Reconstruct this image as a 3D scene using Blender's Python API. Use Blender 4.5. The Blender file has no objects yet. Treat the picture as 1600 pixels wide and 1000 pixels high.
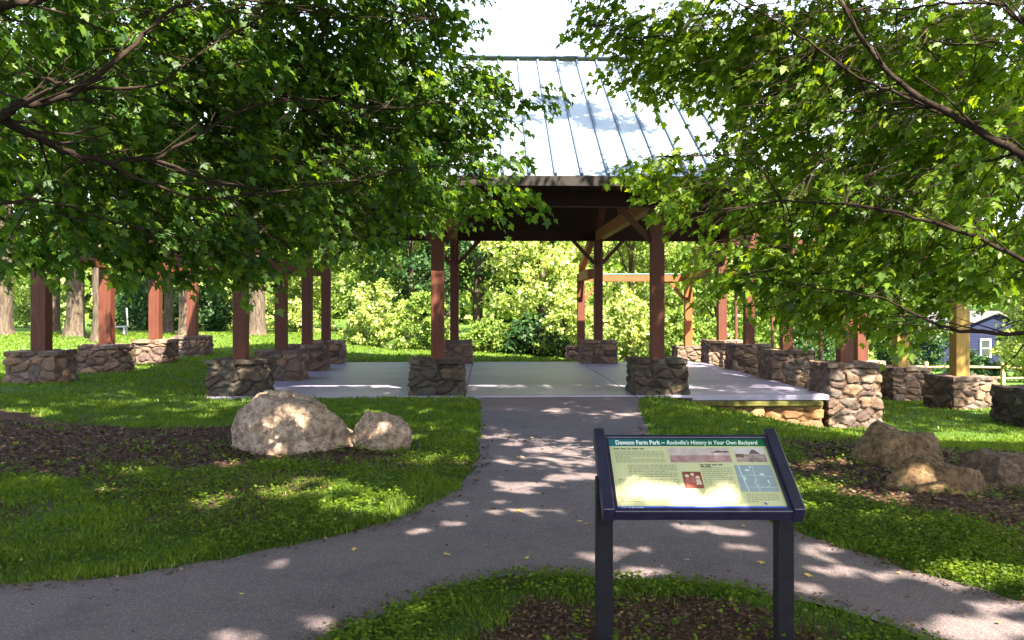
import bpy, bmesh, math, random
import numpy as np
from mathutils import Vector, Matrix, noise as mnoise

# ------------------------------------------------------------------ camera, world, sun
scene = bpy.context.scene
COL = scene.collection
R = math.radians
F_PX, CX, HY, CAMZ = 1350.0, 800.0, 478.0, 1.6      # focal length in photo pixels, horizon row, eye height

cam_d = bpy.data.cameras.new("camera")
cam = bpy.data.objects.new("camera", cam_d); COL.objects.link(cam)
cam.location = (0, 0, CAMZ); cam.rotation_euler = (R(90), 0, 0)
cam_d.sensor_width = 36.0; cam_d.lens = 36.0 * F_PX / 1600.0
cam_d.shift_y = -(500.0 - HY) / 1600.0
cam_d.clip_start = 0.05; cam_d.clip_end = 2000
scene.camera = cam

SUN = Vector((0.34, -0.56, 0.755)).normalized()      # direction towards the sun
world = bpy.data.worlds.new("World"); scene.world = world; world.use_nodes = True
wn = world.node_tree
bg = wn.nodes.get("Background") or wn.nodes.new("ShaderNodeBackground")
sky = wn.nodes.new("ShaderNodeTexSky"); sky.sky_type = 'NISHITA'; sky.sun_disc = False
sky.sun_elevation = math.asin(SUN.z); sky.sun_rotation = math.atan2(SUN.x, SUN.y)
sky.air_density = 1.0; sky.dust_density = 3.0; sky.ozone_density = 1.0
tcw = wn.nodes.new("ShaderNodeTexCoord"); sxw = wn.nodes.new("ShaderNodeSeparateXYZ"); wn.links.new(tcw.outputs['Generated'], sxw.inputs[0])
mrw = wn.nodes.new("ShaderNodeMapRange"); mrw.inputs['From Min'].default_value = 0.0; mrw.inputs['From Max'].default_value = 0.75
mrw.inputs['To Min'].default_value = 0.85; mrw.inputs['To Max'].default_value = 0.0; wn.links.new(sxw.outputs[2], mrw.inputs[0])
mxw = wn.nodes.new("ShaderNodeMix"); mxw.data_type = 'RGBA'; wn.links.new(mrw.outputs[0], mxw.inputs[0])      # bright summer haze low in the sky
wn.links.new(sky.outputs[0], mxw.inputs[6]); mxw.inputs[7].default_value = (5.6, 6.0, 7.2, 1)
wn.links.new(mxw.outputs[2], bg.inputs[0]); bg.inputs[1].default_value = 0.08
sd = bpy.data.lights.new("sun", 'SUN'); sd.energy = 5.0; sd.angle = R(0.53); sd.color = (1.0, 0.90, 0.72)
so = bpy.data.objects.new("sun", sd); COL.objects.link(so)
so.rotation_euler = SUN.to_track_quat('Z', 'Y').to_euler()
so.location = SUN * 60
vs = scene.view_settings
vs.view_transform = 'Standard'; vs.look = 'None'; vs.exposure = 3.05; vs.gamma = 1.0; vs.use_curve_mapping = False
scene.cycles.max_bounces = 8; scene.cycles.diffuse_bounces = 4; scene.cycles.transmission_bounces = 6
scene.cycles.use_denoising = True

# ------------------------------------------------------------------ helpers
def G(px, py, z=0.0):
    """photo position of a point on a plane of height z -> x, y"""
    d = (CAMZ - z) * F_PX / (py - HY)
    return ((px - CX) * d / F_PX, d)
def P(px, py, D):
    return Vector(((px - CX) * D / F_PX, D, CAMZ - (py - HY) * D / F_PX))

def tag(o, label=None, cat=None, group=None, kind=None):
    if label: o["label"] = label
    if cat: o["category"] = cat
    if group: o["group"] = group
    if kind: o["kind"] = kind
    return o
def empty(name, loc=(0, 0, 0), rz=0.0):
    o = bpy.data.objects.new(name, None); COL.objects.link(o)
    o.location = loc; o.rotation_euler = (0, 0, rz); o.empty_display_size = 0.3
    return o
def link(name, me, mat, parent=None, smooth=False):
    o = bpy.data.objects.new(name, me); COL.objects.link(o)
    if mat: me.materials.append(mat)
    if parent: o.parent = parent
    if smooth: me.polygons.foreach_set("use_smooth", np.ones(len(me.polygons), bool))
    return o
def copy_tree(o, parent=None):
    c = o.copy(); COL.objects.link(c)
    if parent: c.parent = parent
    for ch in list(o.children): copy_tree(ch, c)
    return c

def np_mesh(name, verts, k, face_attr=None):
    """verts (n*k,3): n separate polygons of k corners"""
    verts = np.asarray(verts, np.float32).reshape(-1, 3); nv = len(verts); n = nv // k
    me = bpy.data.meshes.new(name)
    me.vertices.add(nv); me.vertices.foreach_set("co", verts.ravel())
    me.loops.add(nv); me.loops.foreach_set("vertex_index", np.arange(nv, dtype=np.int32))
    me.polygons.add(n); me.polygons.foreach_set("loop_start", np.arange(0, nv, k, dtype=np.int32))
    if face_attr is not None:
        a = me.attributes.new("rnd", 'FLOAT', 'FACE'); a.data.foreach_set("value", np.asarray(face_attr, np.float32))
    me.update(calc_edges=True)
    return me

class MB:
    """collects boxes, beams and tubes into one mesh"""
    def __init__(s): s.bm = bmesh.new()
    def quad_box(s, M, bevel=0.0):
        r = bmesh.ops.create_cube(s.bm, size=1.0, matrix=M)
        if bevel > 0:
            es = list({e for v in r['verts'] for e in v.link_edges})
            bmesh.ops.bevel(s.bm, geom=es, offset=bevel, segments=1, affect='EDGES', profile=0.5)
        return s
    def box(s, c, size, rz=0.0, bevel=0.0):
        return s.quad_box(Matrix.Translation(c) @ Matrix.Rotation(rz, 4, 'Z') @ Matrix.Diagonal((*size, 1)), bevel)
    def beam(s, a, b, w, h, bevel=0.006, up=Vector((0, 0, 1))):
        a, b = Vector(a), Vector(b); d = b - a; L = d.length; y = d.normalized()
        x = y.cross(up)
        if x.length < 1e-4: x = Vector((1, 0, 0))
        x.normalize(); z = x.cross(y)
        M = Matrix((x, y, z)).transposed().to_4x4(); M.translation = (a + b) / 2
        return s.quad_box(M @ Matrix.Diagonal((w, L, h, 1)), bevel)
    def poly(s, pts):
        s.bm.faces.new([s.bm.verts.new(p) for p in pts]); return s
    def tube(s, pts, rad, n=8, cap=True, rough=0.0, seed=0):
        rng = random.Random(seed); rings = []
        pts = [Vector(p) for p in pts]
        for i, p in enumerate(pts):
            t = (pts[min(i + 1, len(pts) - 1)] - pts[max(i - 1, 0)]).normalized()
            x = t.cross(Vector((0, 0, 1)))
            if x.length < 0.1: x = t.cross(Vector((0, 1, 0)))
            x.normalize(); y = t.cross(x)
            r = rad[i] if hasattr(rad, '__len__') else rad
            rings.append([s.bm.verts.new(p + (x * math.cos(2*math.pi*k/n) + y * math.sin(2*math.pi*k/n)) * r * (1 + rough * rng.uniform(-1, 1))) for k in range(n)])
        for a, b in zip(rings, rings[1:]):
            for k in range(n): s.bm.faces.new((a[k], a[(k+1) % n], b[(k+1) % n], b[k]))
        if cap: s.bm.faces.new(rings[0][::-1]); s.bm.faces.new(rings[-1])
        return s
    def build(s, name, mat, parent=None, smooth=False):
        bmesh.ops.recalc_face_normals(s.bm, faces=s.bm.faces)
        me = bpy.data.meshes.new(name); s.bm.to_mesh(me); s.bm.free()
        return link(name, me, mat, parent, smooth)

def ss(a, b, x):
    t = np.clip((np.asarray(x, float) - a) / (b - a), 0, 1); return t * t * (3 - 2 * t)

_g = np.random.RandomState(7).rand(256, 256)
def vnoise(x, y, f=1.0, o=0):
    x = np.asarray(x, float) * f + 31.7 * (o + 1); y = np.asarray(y, float) * f + 17.3 * (o + 1)
    xi = np.floor(x).astype(int); yi = np.floor(y).astype(int); u = x - xi; v = y - yi
    u = u*u*(3-2*u); v = v*v*(3-2*v)
    g = lambda a, b: _g[a % 256, b % 256]
    return (g(xi, yi)*(1-u)+g(xi+1, yi)*u)*(1-v) + (g(xi, yi+1)*(1-u)+g(xi+1, yi+1)*u)*v

def sdf(poly, x, y):
    """signed distance to polygon, negative inside"""
    x = np.asarray(x, float); y = np.asarray(y, float)
    d = np.full(x.shape, 1e9); ins = np.zeros(x.shape, bool); n = len(poly)
    for i in range(n):
        ax, ay = poly[i]; bx, by = poly[(i+1) % n]
        ex, ey = bx-ax, by-ay; L = ex*ex+ey*ey + 1e-12
        t = np.clip(((x-ax)*ex+(y-ay)*ey)/L, 0, 1)
        d = np.minimum(d, np.hypot(x-ax-t*ex, y-ay-t*ey))
        if ay != by:
            c = ((ay > y) != (by > y)) & (x < (bx-ax)*(y-ay)/(by-ay)+ax)
            ins ^= c
    return np.where(ins, -d, d)

def smooth_curve(pts, n=6):
    out = []; m = len(pts)
    for i in range(m - 1):
        p0, p1, p2, p3 = pts[max(i-1, 0)], pts[i], pts[i+1], pts[min(i+2, m-1)]
        for k in range(n):
            t = k / n
            out.append(tuple(0.5*((2*p1[j]) + (-p0[j]+p2[j])*t + (2*p0[j]-5*p1[j]+4*p2[j]-p3[j])*t*t + (-p0[j]+3*p1[j]-3*p2[j]+p3[j])*t**3) for j in range(len(p1))))
    out.append(tuple(pts[-1])); return out

# ------------------------------------------------------------------ materials
def new_mat(name):
    m = bpy.data.materials.new(name); m.use_nodes = True
    nt = m.node_tree; nt.nodes.clear()
    out = nt.nodes.new("ShaderNodeOutputMaterial")
    return m, nt, out
class N:
    def __init__(s, nt): s.nt = nt
    def n(s, t, **kw):
        nd = s.nt.nodes.new(t)
        for k, v in kw.items():
            if k.startswith('i_'): nd.inputs[k[2:].replace('_', ' ')].default_value = v
            else: setattr(nd, k, v)
        return nd
    def l(s, a, b): s.nt.links.new(a, b)
    def coord(s, which='Object', scale=None):
        tc = s.n("ShaderNodeTexCoord"); o = tc.outputs[which]
        if scale is not None:
            mp = s.n("ShaderNodeMapping"); mp.inputs['Scale'].default_value = scale if hasattr(scale, '__len__') else (scale,)*3
            s.l(o, mp.inputs[0]); o = mp.outputs[0]
        return o
    def noise(s, co, scale, detail=4, rough=0.55):
        nd = s.n("ShaderNodeTexNoise"); nd.inputs['Scale'].default_value = scale; nd.inputs['Detail'].default_value = detail; nd.inputs['Roughness'].default_value = rough
        s.l(co, nd.inputs['Vector']); return nd.outputs['Fac']
    def ramp(s, fac, stops, interp='LINEAR'):
        nd = s.n("ShaderNodeValToRGB"); cr = nd.color_ramp; cr.interpolation = interp
        while len(cr.elements) < len(stops): cr.elements.new(0.5)
        for e, (p, c) in zip(cr.elements, stops): e.position = p; e.color = (*c, 1) if len(c) == 3 else c
        s.l(fac, nd.inputs[0]); return nd.outputs[0]
    def mix(s, fac, a, b, mode='MIX'):
        nd = s.n("ShaderNodeMix", data_type='RGBA', blend_type=mode)
        for i, v in ((0, fac), (6, a), (7, b)):
            if hasattr(v, 'links') or hasattr(v, 'is_linked'): s.l(v, nd.inputs[i])
            elif i: nd.inputs[i].default_value = (*v, 1)
            else: nd.inputs[0].default_value = v
        return nd.outputs[2]
    def bump(s, h, strength=0.4, dist=0.02):
        b = s.n("ShaderNodeBump"); b.inputs['Strength'].default_value = strength; b.inputs['Distance'].default_value = dist
        s.l(h, b.inputs['Height']); return b.outputs[0]
    def princ(s, out, col, rough=0.8, spec=0.3, normal=None, metallic=0.0):
        p = s.n("ShaderNodeBsdfPrincipled")
        if hasattr(col, 'is_linked'): s.l(col, p.inputs['Base Color'])
        else: p.inputs['Base Color'].default_value = (*col, 1)
        if hasattr(rough, 'is_linked'): s.l(rough, p.inputs['Roughness'])
        else: p.inputs['Roughness'].default_value = rough
        p.inputs['Specular IOR Level'].default_value = spec; p.inputs['Metallic'].default_value = metallic
        if normal is not None: s.l(normal, p.inputs['Normal'])
        s.l(p.outputs[0], out.inputs[0]); return p

def mat_simple(name, col, rough=0.7, spec=0.3, var=0.25, scale=8, bump=0.15, metallic=0.0):
    m, nt, out = new_mat(name); n = N(nt); co = n.coord()
    f = n.noise(co, scale, 6)
    c = n.ramp(f, [(0.3, tuple(v*(1-var) for v in col)), (0.7, tuple(min(1, v*(1+var)) for v in col))])
    n.princ(out, c, rough, spec, n.bump(n.noise(co, scale*6, 5), bump, 0.01), metallic)
    return m

def mat_leaf(name, stops, trans=0.5, tmul=(1.9, 2.0, 0.6), gloss=0.012):
    m, nt, out = new_mat(name); n = N(nt)
    at = n.n("ShaderNodeAttribute"); at.attribute_name = "rnd"
    c = n.ramp(at.outputs['Fac'], stops)
    d = n.n("ShaderNodeBsdfDiffuse"); n.l(c, d.inputs[0])
    t = n.n("ShaderNodeBsdfTranslucent")
    tc = n.mix(1.0, c, tmul, 'MULTIPLY'); n.l(tc, t.inputs[0])
    mx = n.n("ShaderNodeMixShader"); mx.inputs[0].default_value = trans
    n.l(d.outputs[0], mx.inputs[1]); n.l(t.outputs[0], mx.inputs[2])
    g = n.n("ShaderNodeBsdfGlossy"); g.inputs['Roughness'].default_value = 0.45; g.inputs[0].default_value = (1, 1, 1, 1)
    m2 = n.n("ShaderNodeMixShader"); m2.inputs[0].default_value = gloss
    n.l(mx.outputs[0], m2.inputs[1]); n.l(g.outputs[0], m2.inputs[2]); n.l(m2.outputs[0], out.inputs[0])
    return m

def mat_timber(name, a, b, spec=0.3):
    m, nt, out = new_mat(name); n = N(nt)
    co = n.coord('Object', (9, 9, 0.9))
    f = n.noise(co, 3.0, 8, 0.65)
    f2 = n.noise(n.coord('Object', (40, 40, 1.5)), 2.0, 6, 0.6)
    big = n.noise(n.coord('Object'), 0.8, 3)
    c = n.ramp(f, [(0.3, a), (0.7, b)])
    c = n.mix(n.ramp(f2, [(0.45, (0, 0, 0)), (0.7, (0.5, 0.5, 0.5))]), c, tuple(v*0.45 for v in a))
    c = n.mix(n.ramp(big, [(0.4, (0, 0, 0)), (0.65, (0.4, 0.4, 0.4))]), c, tuple(v*0.6 for v in b))
    vk = n.n("ShaderNodeTexVoronoi"); vk.inputs['Scale'].default_value = 2.2; n.l(n.coord('Object', (2.2, 2.2, 0.9)), vk.inputs['Vector'])
    c = n.mix(n.ramp(vk.outputs['Distance'], [(0.0, (0.85, 0.85, 0.85)), (0.10, (0, 0, 0))]), c, tuple(v*0.3 for v in a))
    ck = n.noise(n.coord('Object', (26, 26, 0.5)), 1.6, 3, 0.5)
    c = n.mix(n.ramp(ck, [(0.64, (0, 0, 0)), (0.68, (0.7, 0.7, 0.7))]), c, tuple(v*0.25 for v in a))
    n.princ(out, c, 0.62, spec, n.bump(f2, 0.35, 0.006)); return m

def mat_stone(name, tint=(1, 1, 1)):
    """rubble masonry: per-stone colour and joint depth come from the mesh"""
    m, nt, out = new_mat(name); n = N(nt); co = n.coord()
    at = n.n("ShaderNodeAttribute"); at.attribute_name = "stone"; at.attribute_type = 'GEOMETRY'
    jt = n.n("ShaderNodeAttribute"); jt.attribute_name = "joint"
    sc = lambda c: tuple(v*t for v, t in zip(c, tint))
    base = n.ramp(at.outputs['Fac'], [(0.0, sc((0.055, 0.034, 0.030))), (0.2, sc((0.125, 0.078, 0.052))), (0.4, sc((0.095, 0.078, 0.068))), (0.6, sc((0.19, 0.115, 0.07))), (0.75, sc((0.105, 0.066, 0.048))), (0.9, sc((0.24, 0.17, 0.12))), (1.0, sc((0.34, 0.26, 0.17)))], 'CONSTANT')
    f = n.noise(co, 9, 8, 0.65); f2 = n.noise(co, 38, 6, 0.7)
    c = n.mix(n.ramp(f, [(0.35, (0, 0, 0)), (0.7, (0.65, 0.65, 0.65))]), base, sc((0.12, 0.09, 0.075)))
    c = n.mix(n.ramp(f2, [(0.5, (0, 0, 0)), (0.75, (0.5, 0.5, 0.5))]), c, sc((0.25, 0.17, 0.13)))
    c = n.mix(n.ramp(jt.outputs['Fac'], [(0.0, (0.6, 0.6, 0.6)), (0.07, (0, 0, 0))]), c, (0.05, 0.035, 0.03))
    h = n.noise(co, 22, 8, 0.7)
    n.princ(out, c, 0.92, 0.15, n.bump(h, 0.8, 0.02)); return m

M = {}
M['post'] = mat_timber('red_timber', (0.058, 0.015, 0.008), (0.105, 0.029, 0.014))
M['pine'] = mat_timber('pale_timber', (0.20, 0.12, 0.025), (0.29, 0.185, 0.042))
M['orange'] = mat_timber('orange_timber', (0.15, 0.042, 0.012), (0.24, 0.078, 0.022))
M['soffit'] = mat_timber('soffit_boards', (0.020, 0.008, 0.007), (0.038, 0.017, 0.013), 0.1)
M['stone'] = mat_stone('rubble_stone')
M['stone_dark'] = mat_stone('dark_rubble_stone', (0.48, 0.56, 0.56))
M['fascia'] = mat_simple('brown_fascia', (0.018, 0.014, 0.014), 0.5)
M['teal'] = mat_simple('teal_flashing', (0.16, 0.32, 0.30), 0.45)
M['pole'] = mat_simple('brown_metal', (0.10, 0.035, 0.03), 0.5)

def mat_roof():
    m, nt, out = new_mat('metal_roofing'); n = N(nt); co = n.coord()
    f = n.noise(n.coord('Object', (1, 0.25, 0.25)), 2.5, 5)
    c = n.ramp(f, [(0.3, (0.20, 0.25, 0.28)), (0.7, (0.26, 0.31, 0.33))])
    f2 = n.noise(n.coord('Object', (14, 0.8, 0.8)), 1.0, 4)
    c = n.mix(n.ramp(f2, [(0.5, (0, 0, 0)), (0.8, (0.35, 0.35, 0.35))]), c, (0.17, 0.21, 0.24))
    n.princ(out, c, 0.38, 0.5, n.bump(n.noise(co, 1.5, 3), 0.12, 0.03), 0.25); return m
M['roof'] = mat_roof()
M['seam'] = mat_simple('roof_seam', (0.06, 0.085, 0.13), 0.45, 0.4)

def mat_asphalt():
    m, nt, out = new_mat('asphalt'); n = N(nt); co = n.coord()
    big = n.noise(co, 0.7, 6, 0.6); mid = n.noise(co, 5, 6, 0.6); fine = n.noise(co, 170, 3, 0.7)
    v = n.n("ShaderNodeTexVoronoi"); v.inputs['Scale'].default_value = 150; n.l(co, v.inputs['Vector'])
    c = n.ramp(big, [(0.3, (0.078, 0.057, 0.068)), (0.7, (0.138, 0.102, 0.108))])
    c = n.mix(n.ramp(mid, [(0.45, (0, 0, 0)), (0.75, (0.5, 0.5, 0.5))]), c, (0.135, 0.104, 0.095))
    c = n.mix(n.ramp(v.outputs['Color'], [(0.55, (0, 0, 0)), (0.95, (0.75, 0.75, 0.75))]), c, (0.24, 0.22, 0.22))
    c = n.mix(n.ramp(fine, [(0.35, (0.75, 0.75, 0.75)), (0.5, (0, 0, 0))]), c, (0.045, 0.04, 0.045))
    st = n.noise(n.coord('Object', (1, 1, 1)), 1.9, 8, 0.75)
    c = n.mix(n.ramp(st, [(0.52, (0, 0, 0)), (0.66, (0.45, 0.45, 0.45))]), c, (0.05, 0.04, 0.045))
    n.princ(out, c, 0.85, 0.25, n.bump(fine, 0.7, 0.006)); return m
M['asphalt'] = mat_asphalt()

def mat_concrete():
    m, nt, out = new_mat('concrete'); n = N(nt); co = n.coord()
    big = n.noise(n.coord('Object', (0.6, 1.5, 1)), 0.9, 7, 0.65); mid = n.noise(co, 4, 7, 0.7)
    c = n.ramp(big, [(0.3, (0.20, 0.182, 0.265)), (0.7, (0.30, 0.275, 0.365))])
    c = n.mix(n.ramp(mid, [(0.5, (0, 0, 0)), (0.78, (0.55, 0.55, 0.55))]), c, (0.22, 0.185, 0.19))
    n.princ(out, c, 0.42, 0.4, n.bump(n.noise(co, 60, 4), 0.25, 0.004)); return m
M['concrete'] = mat_concrete()

def mat_ground():
    m, nt, out = new_mat('lawn_soil'); n = N(nt); co = n.coord()
    at = n.n("ShaderNodeAttribute"); at.attribute_name = "dirt"
    f = n.noise(co, 1.3, 6, 0.6); f2 = n.noise(co, 26, 5, 0.7); f3 = n.noise(co, 90, 4, 0.8)
    g = n.ramp(f, [(0.3, (0.055, 0.105, 0.014)), (0.7, (0.085, 0.135, 0.02))])
    g = n.mix(n.ramp(f2, [(0.4, (0.7, 0.7, 0.7)), (0.6, (0, 0, 0))]), g, (0.035, 0.085, 0.014))
    d = n.ramp(f2, [(0.3, (0.030, 0.016, 0.013)), (0.52, (0.085, 0.042, 0.029)), (0.75, (0.17, 0.088, 0.055))])
    d = n.mix(n.ramp(f3, [(0.55, (0, 0, 0)), (0.75, (0.6, 0.6, 0.6))]), d, (0.22, 0.145, 0.10))
    c = n.mix(at.outputs['Fac'], g, d)
    n.princ(out, c, 0.95, 0.1, n.bump(f3, 0.9, 0.03)); return m
M['ground'] = mat_ground()

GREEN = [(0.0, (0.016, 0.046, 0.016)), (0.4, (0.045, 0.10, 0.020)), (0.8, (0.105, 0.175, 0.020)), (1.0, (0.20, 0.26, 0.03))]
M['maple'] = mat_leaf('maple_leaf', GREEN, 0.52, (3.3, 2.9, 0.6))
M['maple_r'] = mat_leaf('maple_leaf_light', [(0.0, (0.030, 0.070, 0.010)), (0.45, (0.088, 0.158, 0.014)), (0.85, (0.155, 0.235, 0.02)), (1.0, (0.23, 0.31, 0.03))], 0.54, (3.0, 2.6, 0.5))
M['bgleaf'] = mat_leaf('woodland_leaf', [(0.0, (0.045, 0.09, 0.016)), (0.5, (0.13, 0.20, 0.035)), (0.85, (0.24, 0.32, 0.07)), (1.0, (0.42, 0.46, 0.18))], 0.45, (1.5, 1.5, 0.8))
M['bgleaf2'] = mat_leaf('sunlit_woodland_leaf', [(0.0, (0.09, 0.14, 0.025)), (0.5, (0.28, 0.35, 0.08)), (1.0, (0.58, 0.60, 0.32))], 0.45, (1.4, 1.4, 0.8))  # pale tones put sunlit highlights into the leaf colour
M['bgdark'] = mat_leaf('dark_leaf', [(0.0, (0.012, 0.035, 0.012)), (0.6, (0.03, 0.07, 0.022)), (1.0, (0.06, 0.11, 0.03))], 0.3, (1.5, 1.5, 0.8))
M['needle'] = mat_leaf('pine_needles', [(0.0, (0.02, 0.045, 0.018)), (0.6, (0.05, 0.085, 0.025)), (1.0, (0.14, 0.14, 0.04))], 0.25, (1.5, 1.5, 0.8))
M['grass'] = mat_leaf('grass_blade', [(0.0, (0.040, 0.080, 0.009)), (0.5, (0.085, 0.140, 0.013)), (0.9, (0.15, 0.21, 0.018)), (1.0, (0.24, 0.22, 0.07))], 0.42, (1.7, 1.7, 0.6), 0.012)
M['litter'] = mat_leaf('litter', [(0.0, (0.035, 0.022, 0.016)), (0.5, (0.09, 0.055, 0.035)), (0.85, (0.17, 0.11, 0.06)), (1.0, (0.36, 0.22, 0.05))], 0.1, (1, 1, 1), 0.02)
M['yellow'] = mat_simple('yellow_leaf', (0.60, 0.38, 0.04), 0.6)
M['twig'] = mat_simple('maple_bark', (0.024, 0.016, 0.013), 0.9, 0.1, 0.4, 14, 0.6)
def mat_bark():
    m, nt, out = new_mat('grey_bark'); n = N(nt)
    co = n.coord('Object', (7, 7, 1.2)); f = n.noise(co, 2.5, 8, 0.7)
    c = n.ramp(f, [(0.35, (0.030, 0.022, 0.018)), (0.6, (0.10, 0.078, 0.058)), (0.8, (0.19, 0.15, 0.11))])
    n.princ(out, c, 0.95, 0.1, n.bump(f, 1.0, 0.06)); return m
M['bark'] = mat_bark()

# ------------------------------------------------------------------ ground layout
L_EDGE = [(-300, 938), (0, 917), (200, 898), (400, 863), (540, 833), (620, 812), (690, 778), (735, 740), (748, 700), (750, 660), (750, 617)]
R_EDGE = [(997, 617), (1006, 655), (1030, 700), (1090, 765), (1170, 800), (1250, 832), (1350, 866), (1450, 900), (1600, 941), (1900, 1010)]
path_poly = [G(*p) for p in smooth_curve(L_EDGE, 6)] + [G(*p) for p in smooth_curve(R_EDGE, 6)] + [(5.4, 1.0), (-9.0, 1.0)]
ISL = [(430, 1040), (500, 1000), (560, 975), (640, 941), (740, 910), (830, 897), (950, 904), (1100, 914), (1220, 934), (1310, 955), (1400, 983), (1470, 1012), (1560, 1050)]
isl_poly = [G(*p) for p in smooth_curve(ISL, 6)] + [(1.6, 2.0), (-0.6, 2.0)]
SLAB = dict(x0=-5.3, x1=5.62, y0=15.1, y1=24.35)
YAW = 0.030; ORG = Vector((0, 15.2, 0))
def L2W(x, y, z=0):          # pavilion's own axes -> world
    c, s = math.cos(YAW), math.sin(YAW); y -= ORG.y
    return Vector((c*x - s*y, ORG.y + s*x + c*y, z))
slab_poly = [tuple(L2W(*p)[:2]) for p in ((SLAB['x0'], SLAB['y0']), (SLAB['x1'], SLAB['y0']), (SLAB['x1'], SLAB['y1']), (SLAB['x0'], SLAB['y1']))]
dirtL = [G(*p) for p in ((-500, 640), (0, 652), (200, 668), (350, 668), (480, 690), (640, 672), (668, 700), (600, 722), (480, 728), (300, 738), (120, 750), (0, 742), (-500, 760))]
dirtR = [G(*p, z=-0.1) for p in ((1235, 705), (1300, 700), (1350, 690), (1480, 700), (1620, 690), (2100, 700), (2100, 1000), (1750, 915), (1600, 888), (1430, 830), (1330, 795), (1250, 760))]
mulch = [G(*p) for p in ((700, 1040), (790, 985), (850, 950), (960, 938), (1080, 940), (1200, 958), (1300, 985), (1380, 1020), (1400, 1060))] + [(1.3, 2.2), (-0.2, 2.2)]

def path_sd(x, y):
    """negative on the asphalt"""
    a = sdf(path_poly, x, y); b = sdf(isl_poly, x, y)
    return np.maximum(a, -b)
def hg(x, y):
    x = np.asarray(x, float); y = np.asarray(y, float)
    h = 0.20*ss(5.5, 8.0, -x)*ss(8, 14, y) + 0.28*ss(20, 32, y)*ss(3, 8, -x)
    h = h - 0.20*ss(2.5, 3.6, x)*ss(10, 14.6, y) - 0.26*ss(3.4, 6.3, x)*ss(9, 14.5, y) - 0.14*ss(3, 5.5, x)*ss(5, 8, y)
    h = h - 0.05*np.clip(y-18, 0, 60)*ss(5, 12, x) - 0.28*ss(24.5, 28, y)*ss(-2, 4, x)
    return h
def ground_z(x, y):
    pd = path_sd(x, y); sdd = sdf(slab_poly, x, y)
    bump = (vnoise(x, y, 1.4) - 0.5)*0.05 + (vnoise(x, y, 5, 2) - 0.5)*0.02
    near = ss(0.02, 0.35, np.minimum(pd, sdd))
    z = hg(x, y) + bump*near + 0.012*near
    z = np.where(pd < -0.08, -0.03, np.where(pd < 0.06, -0.004, z))
    z = np.where(sdd < 0.05, np.minimum(z, -0.09), z)
    return z
def dirt_f(x, y):
    nz = (vnoise(x, y, 2.2, 3) - 0.5)*0.7 + (vnoise(x, y, 8, 4) - 0.5)*0.35
    a = 1 - ss(-0.15, 0.30, sdf(dirtL, x, y) + nz)
    b = 1 - ss(-0.15, 0.30, sdf(dirtR, x, y) + nz)
    c = 1 - ss(-0.08, 0.15, sdf(mulch, x, y) + nz*0.35)
    a = a*(1 - 0.75*ss(0.50, 0.66, vnoise(x, y*1.6, 1.5, 14))*ss(-0.9, 0.0, sdf(dirtL, x, y)))
    e = 0.55*ss(0.62, 0.78, vnoise(x, y, 0.9, 6))*(1 - ss(8, 12, y))
    return np.clip(np.maximum(np.maximum(a, b), np.maximum(c, e)), 0, 1)

def spaced(stops):
    out = []
    for (a, b, s) in stops: out += list(np.arange(a, b, s))
    out.append(stops[-1][1]); return np.array(out)
xs = spaced([(-700, -100, 100), (-100, -30, 10), (-30, -10, 1.0), (-10, 11, 0.11), (11, 40, 1.0), (40, 100, 10), (100, 700, 100)])
ys = spaced([(-60, -6, 9), (-6, 2.5, 0.5), (2.5, 17, 0.11), (17, 30, 0.4), (30, 70, 2), (70, 150, 10), (150, 900, 125)])
X, Y = np.meshgrid(xs, ys); Z = ground_z(X, Y); nx, ny = len(xs), len(ys)
me = bpy.data.meshes.new("ground"); V = np.stack([X, Y, Z], -1).reshape(-1, 3)
idx = np.arange(nx*ny).reshape(ny, nx)
Fq = np.stack([idx[:-1, :-1], idx[:-1, 1:], idx[1:, 1:], idx[1:, :-1]], -1).reshape(-1, 4)
me.vertices.add(len(V)); me.vertices.foreach_set("co", V.astype(np.float32).ravel())
me.loops.add(Fq.size); me.loops.foreach_set("vertex_index", Fq.astype(np.int32).ravel())
me.polygons.add(len(Fq)); me.polygons.foreach_set("loop_start", np.arange(0, Fq.size, 4, dtype=np.int32))
a = me.attributes.new("dirt", 'FLOAT', 'POINT'); a.data.foreach_set("value", dirt_f(X, Y).astype(np.float32).ravel())
me.update(calc_edges=True)
tag(link("ground", me, M['ground'], smooth=True), kind='structure')

# asphalt path (T shape around the island)
def flat_poly(name, outer, hole, z, mat):
    from mathutils.geometry import tessellate_polygon
    loops = [[Vector((p[0], p[1], 0)) for p in outer]]
    if hole: loops.append([Vector((p[0], p[1], 0)) for p in hole])
    tris = tessellate_polygon(loops); pts = [p for l in loops for p in l]
    me = bpy.data.meshes.new(name)
    me.from_pydata([(p.x, p.y, z) for p in pts], [], tris); me.update()
    bm = bmesh.new(); bm.from_mesh(me); bmesh.ops.recalc_face_normals(bm, faces=bm.faces)
    if bm.faces[0].normal.z < 0: bmesh.ops.reverse_faces(bm, faces=bm.faces)
    bm.to_mesh(me); bm.free()
    return link(name, me, mat)
rngp = random.Random(3)
jit = lambda poly, a: [(x + rngp.uniform(-a, a), y + rngp.uniform(-a, a)) for x, y in poly]
def ragged(poly, a):
    out = []
    for (x0, y0), (x1, y1) in zip(poly, poly[1:]):
        L = math.hypot(x1-x0, y1-y0); n_ = max(1, min(40, int(L/0.06)))
        for k in range(n_):
            x, y = x0+(x1-x0)*k/n_, y0+(y1-y0)*k/n_
            d = (float(vnoise(x, y, 2.5, 20))-0.5)*a + (float(vnoise(x, y, 9, 21))-0.5)*a*0.6
            out.append((x - (y1-y0)/max(L, 1e-6)*d, y + (x1-x0)/max(L, 1e-6)*d))
    return out + [poly[-1]]
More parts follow.
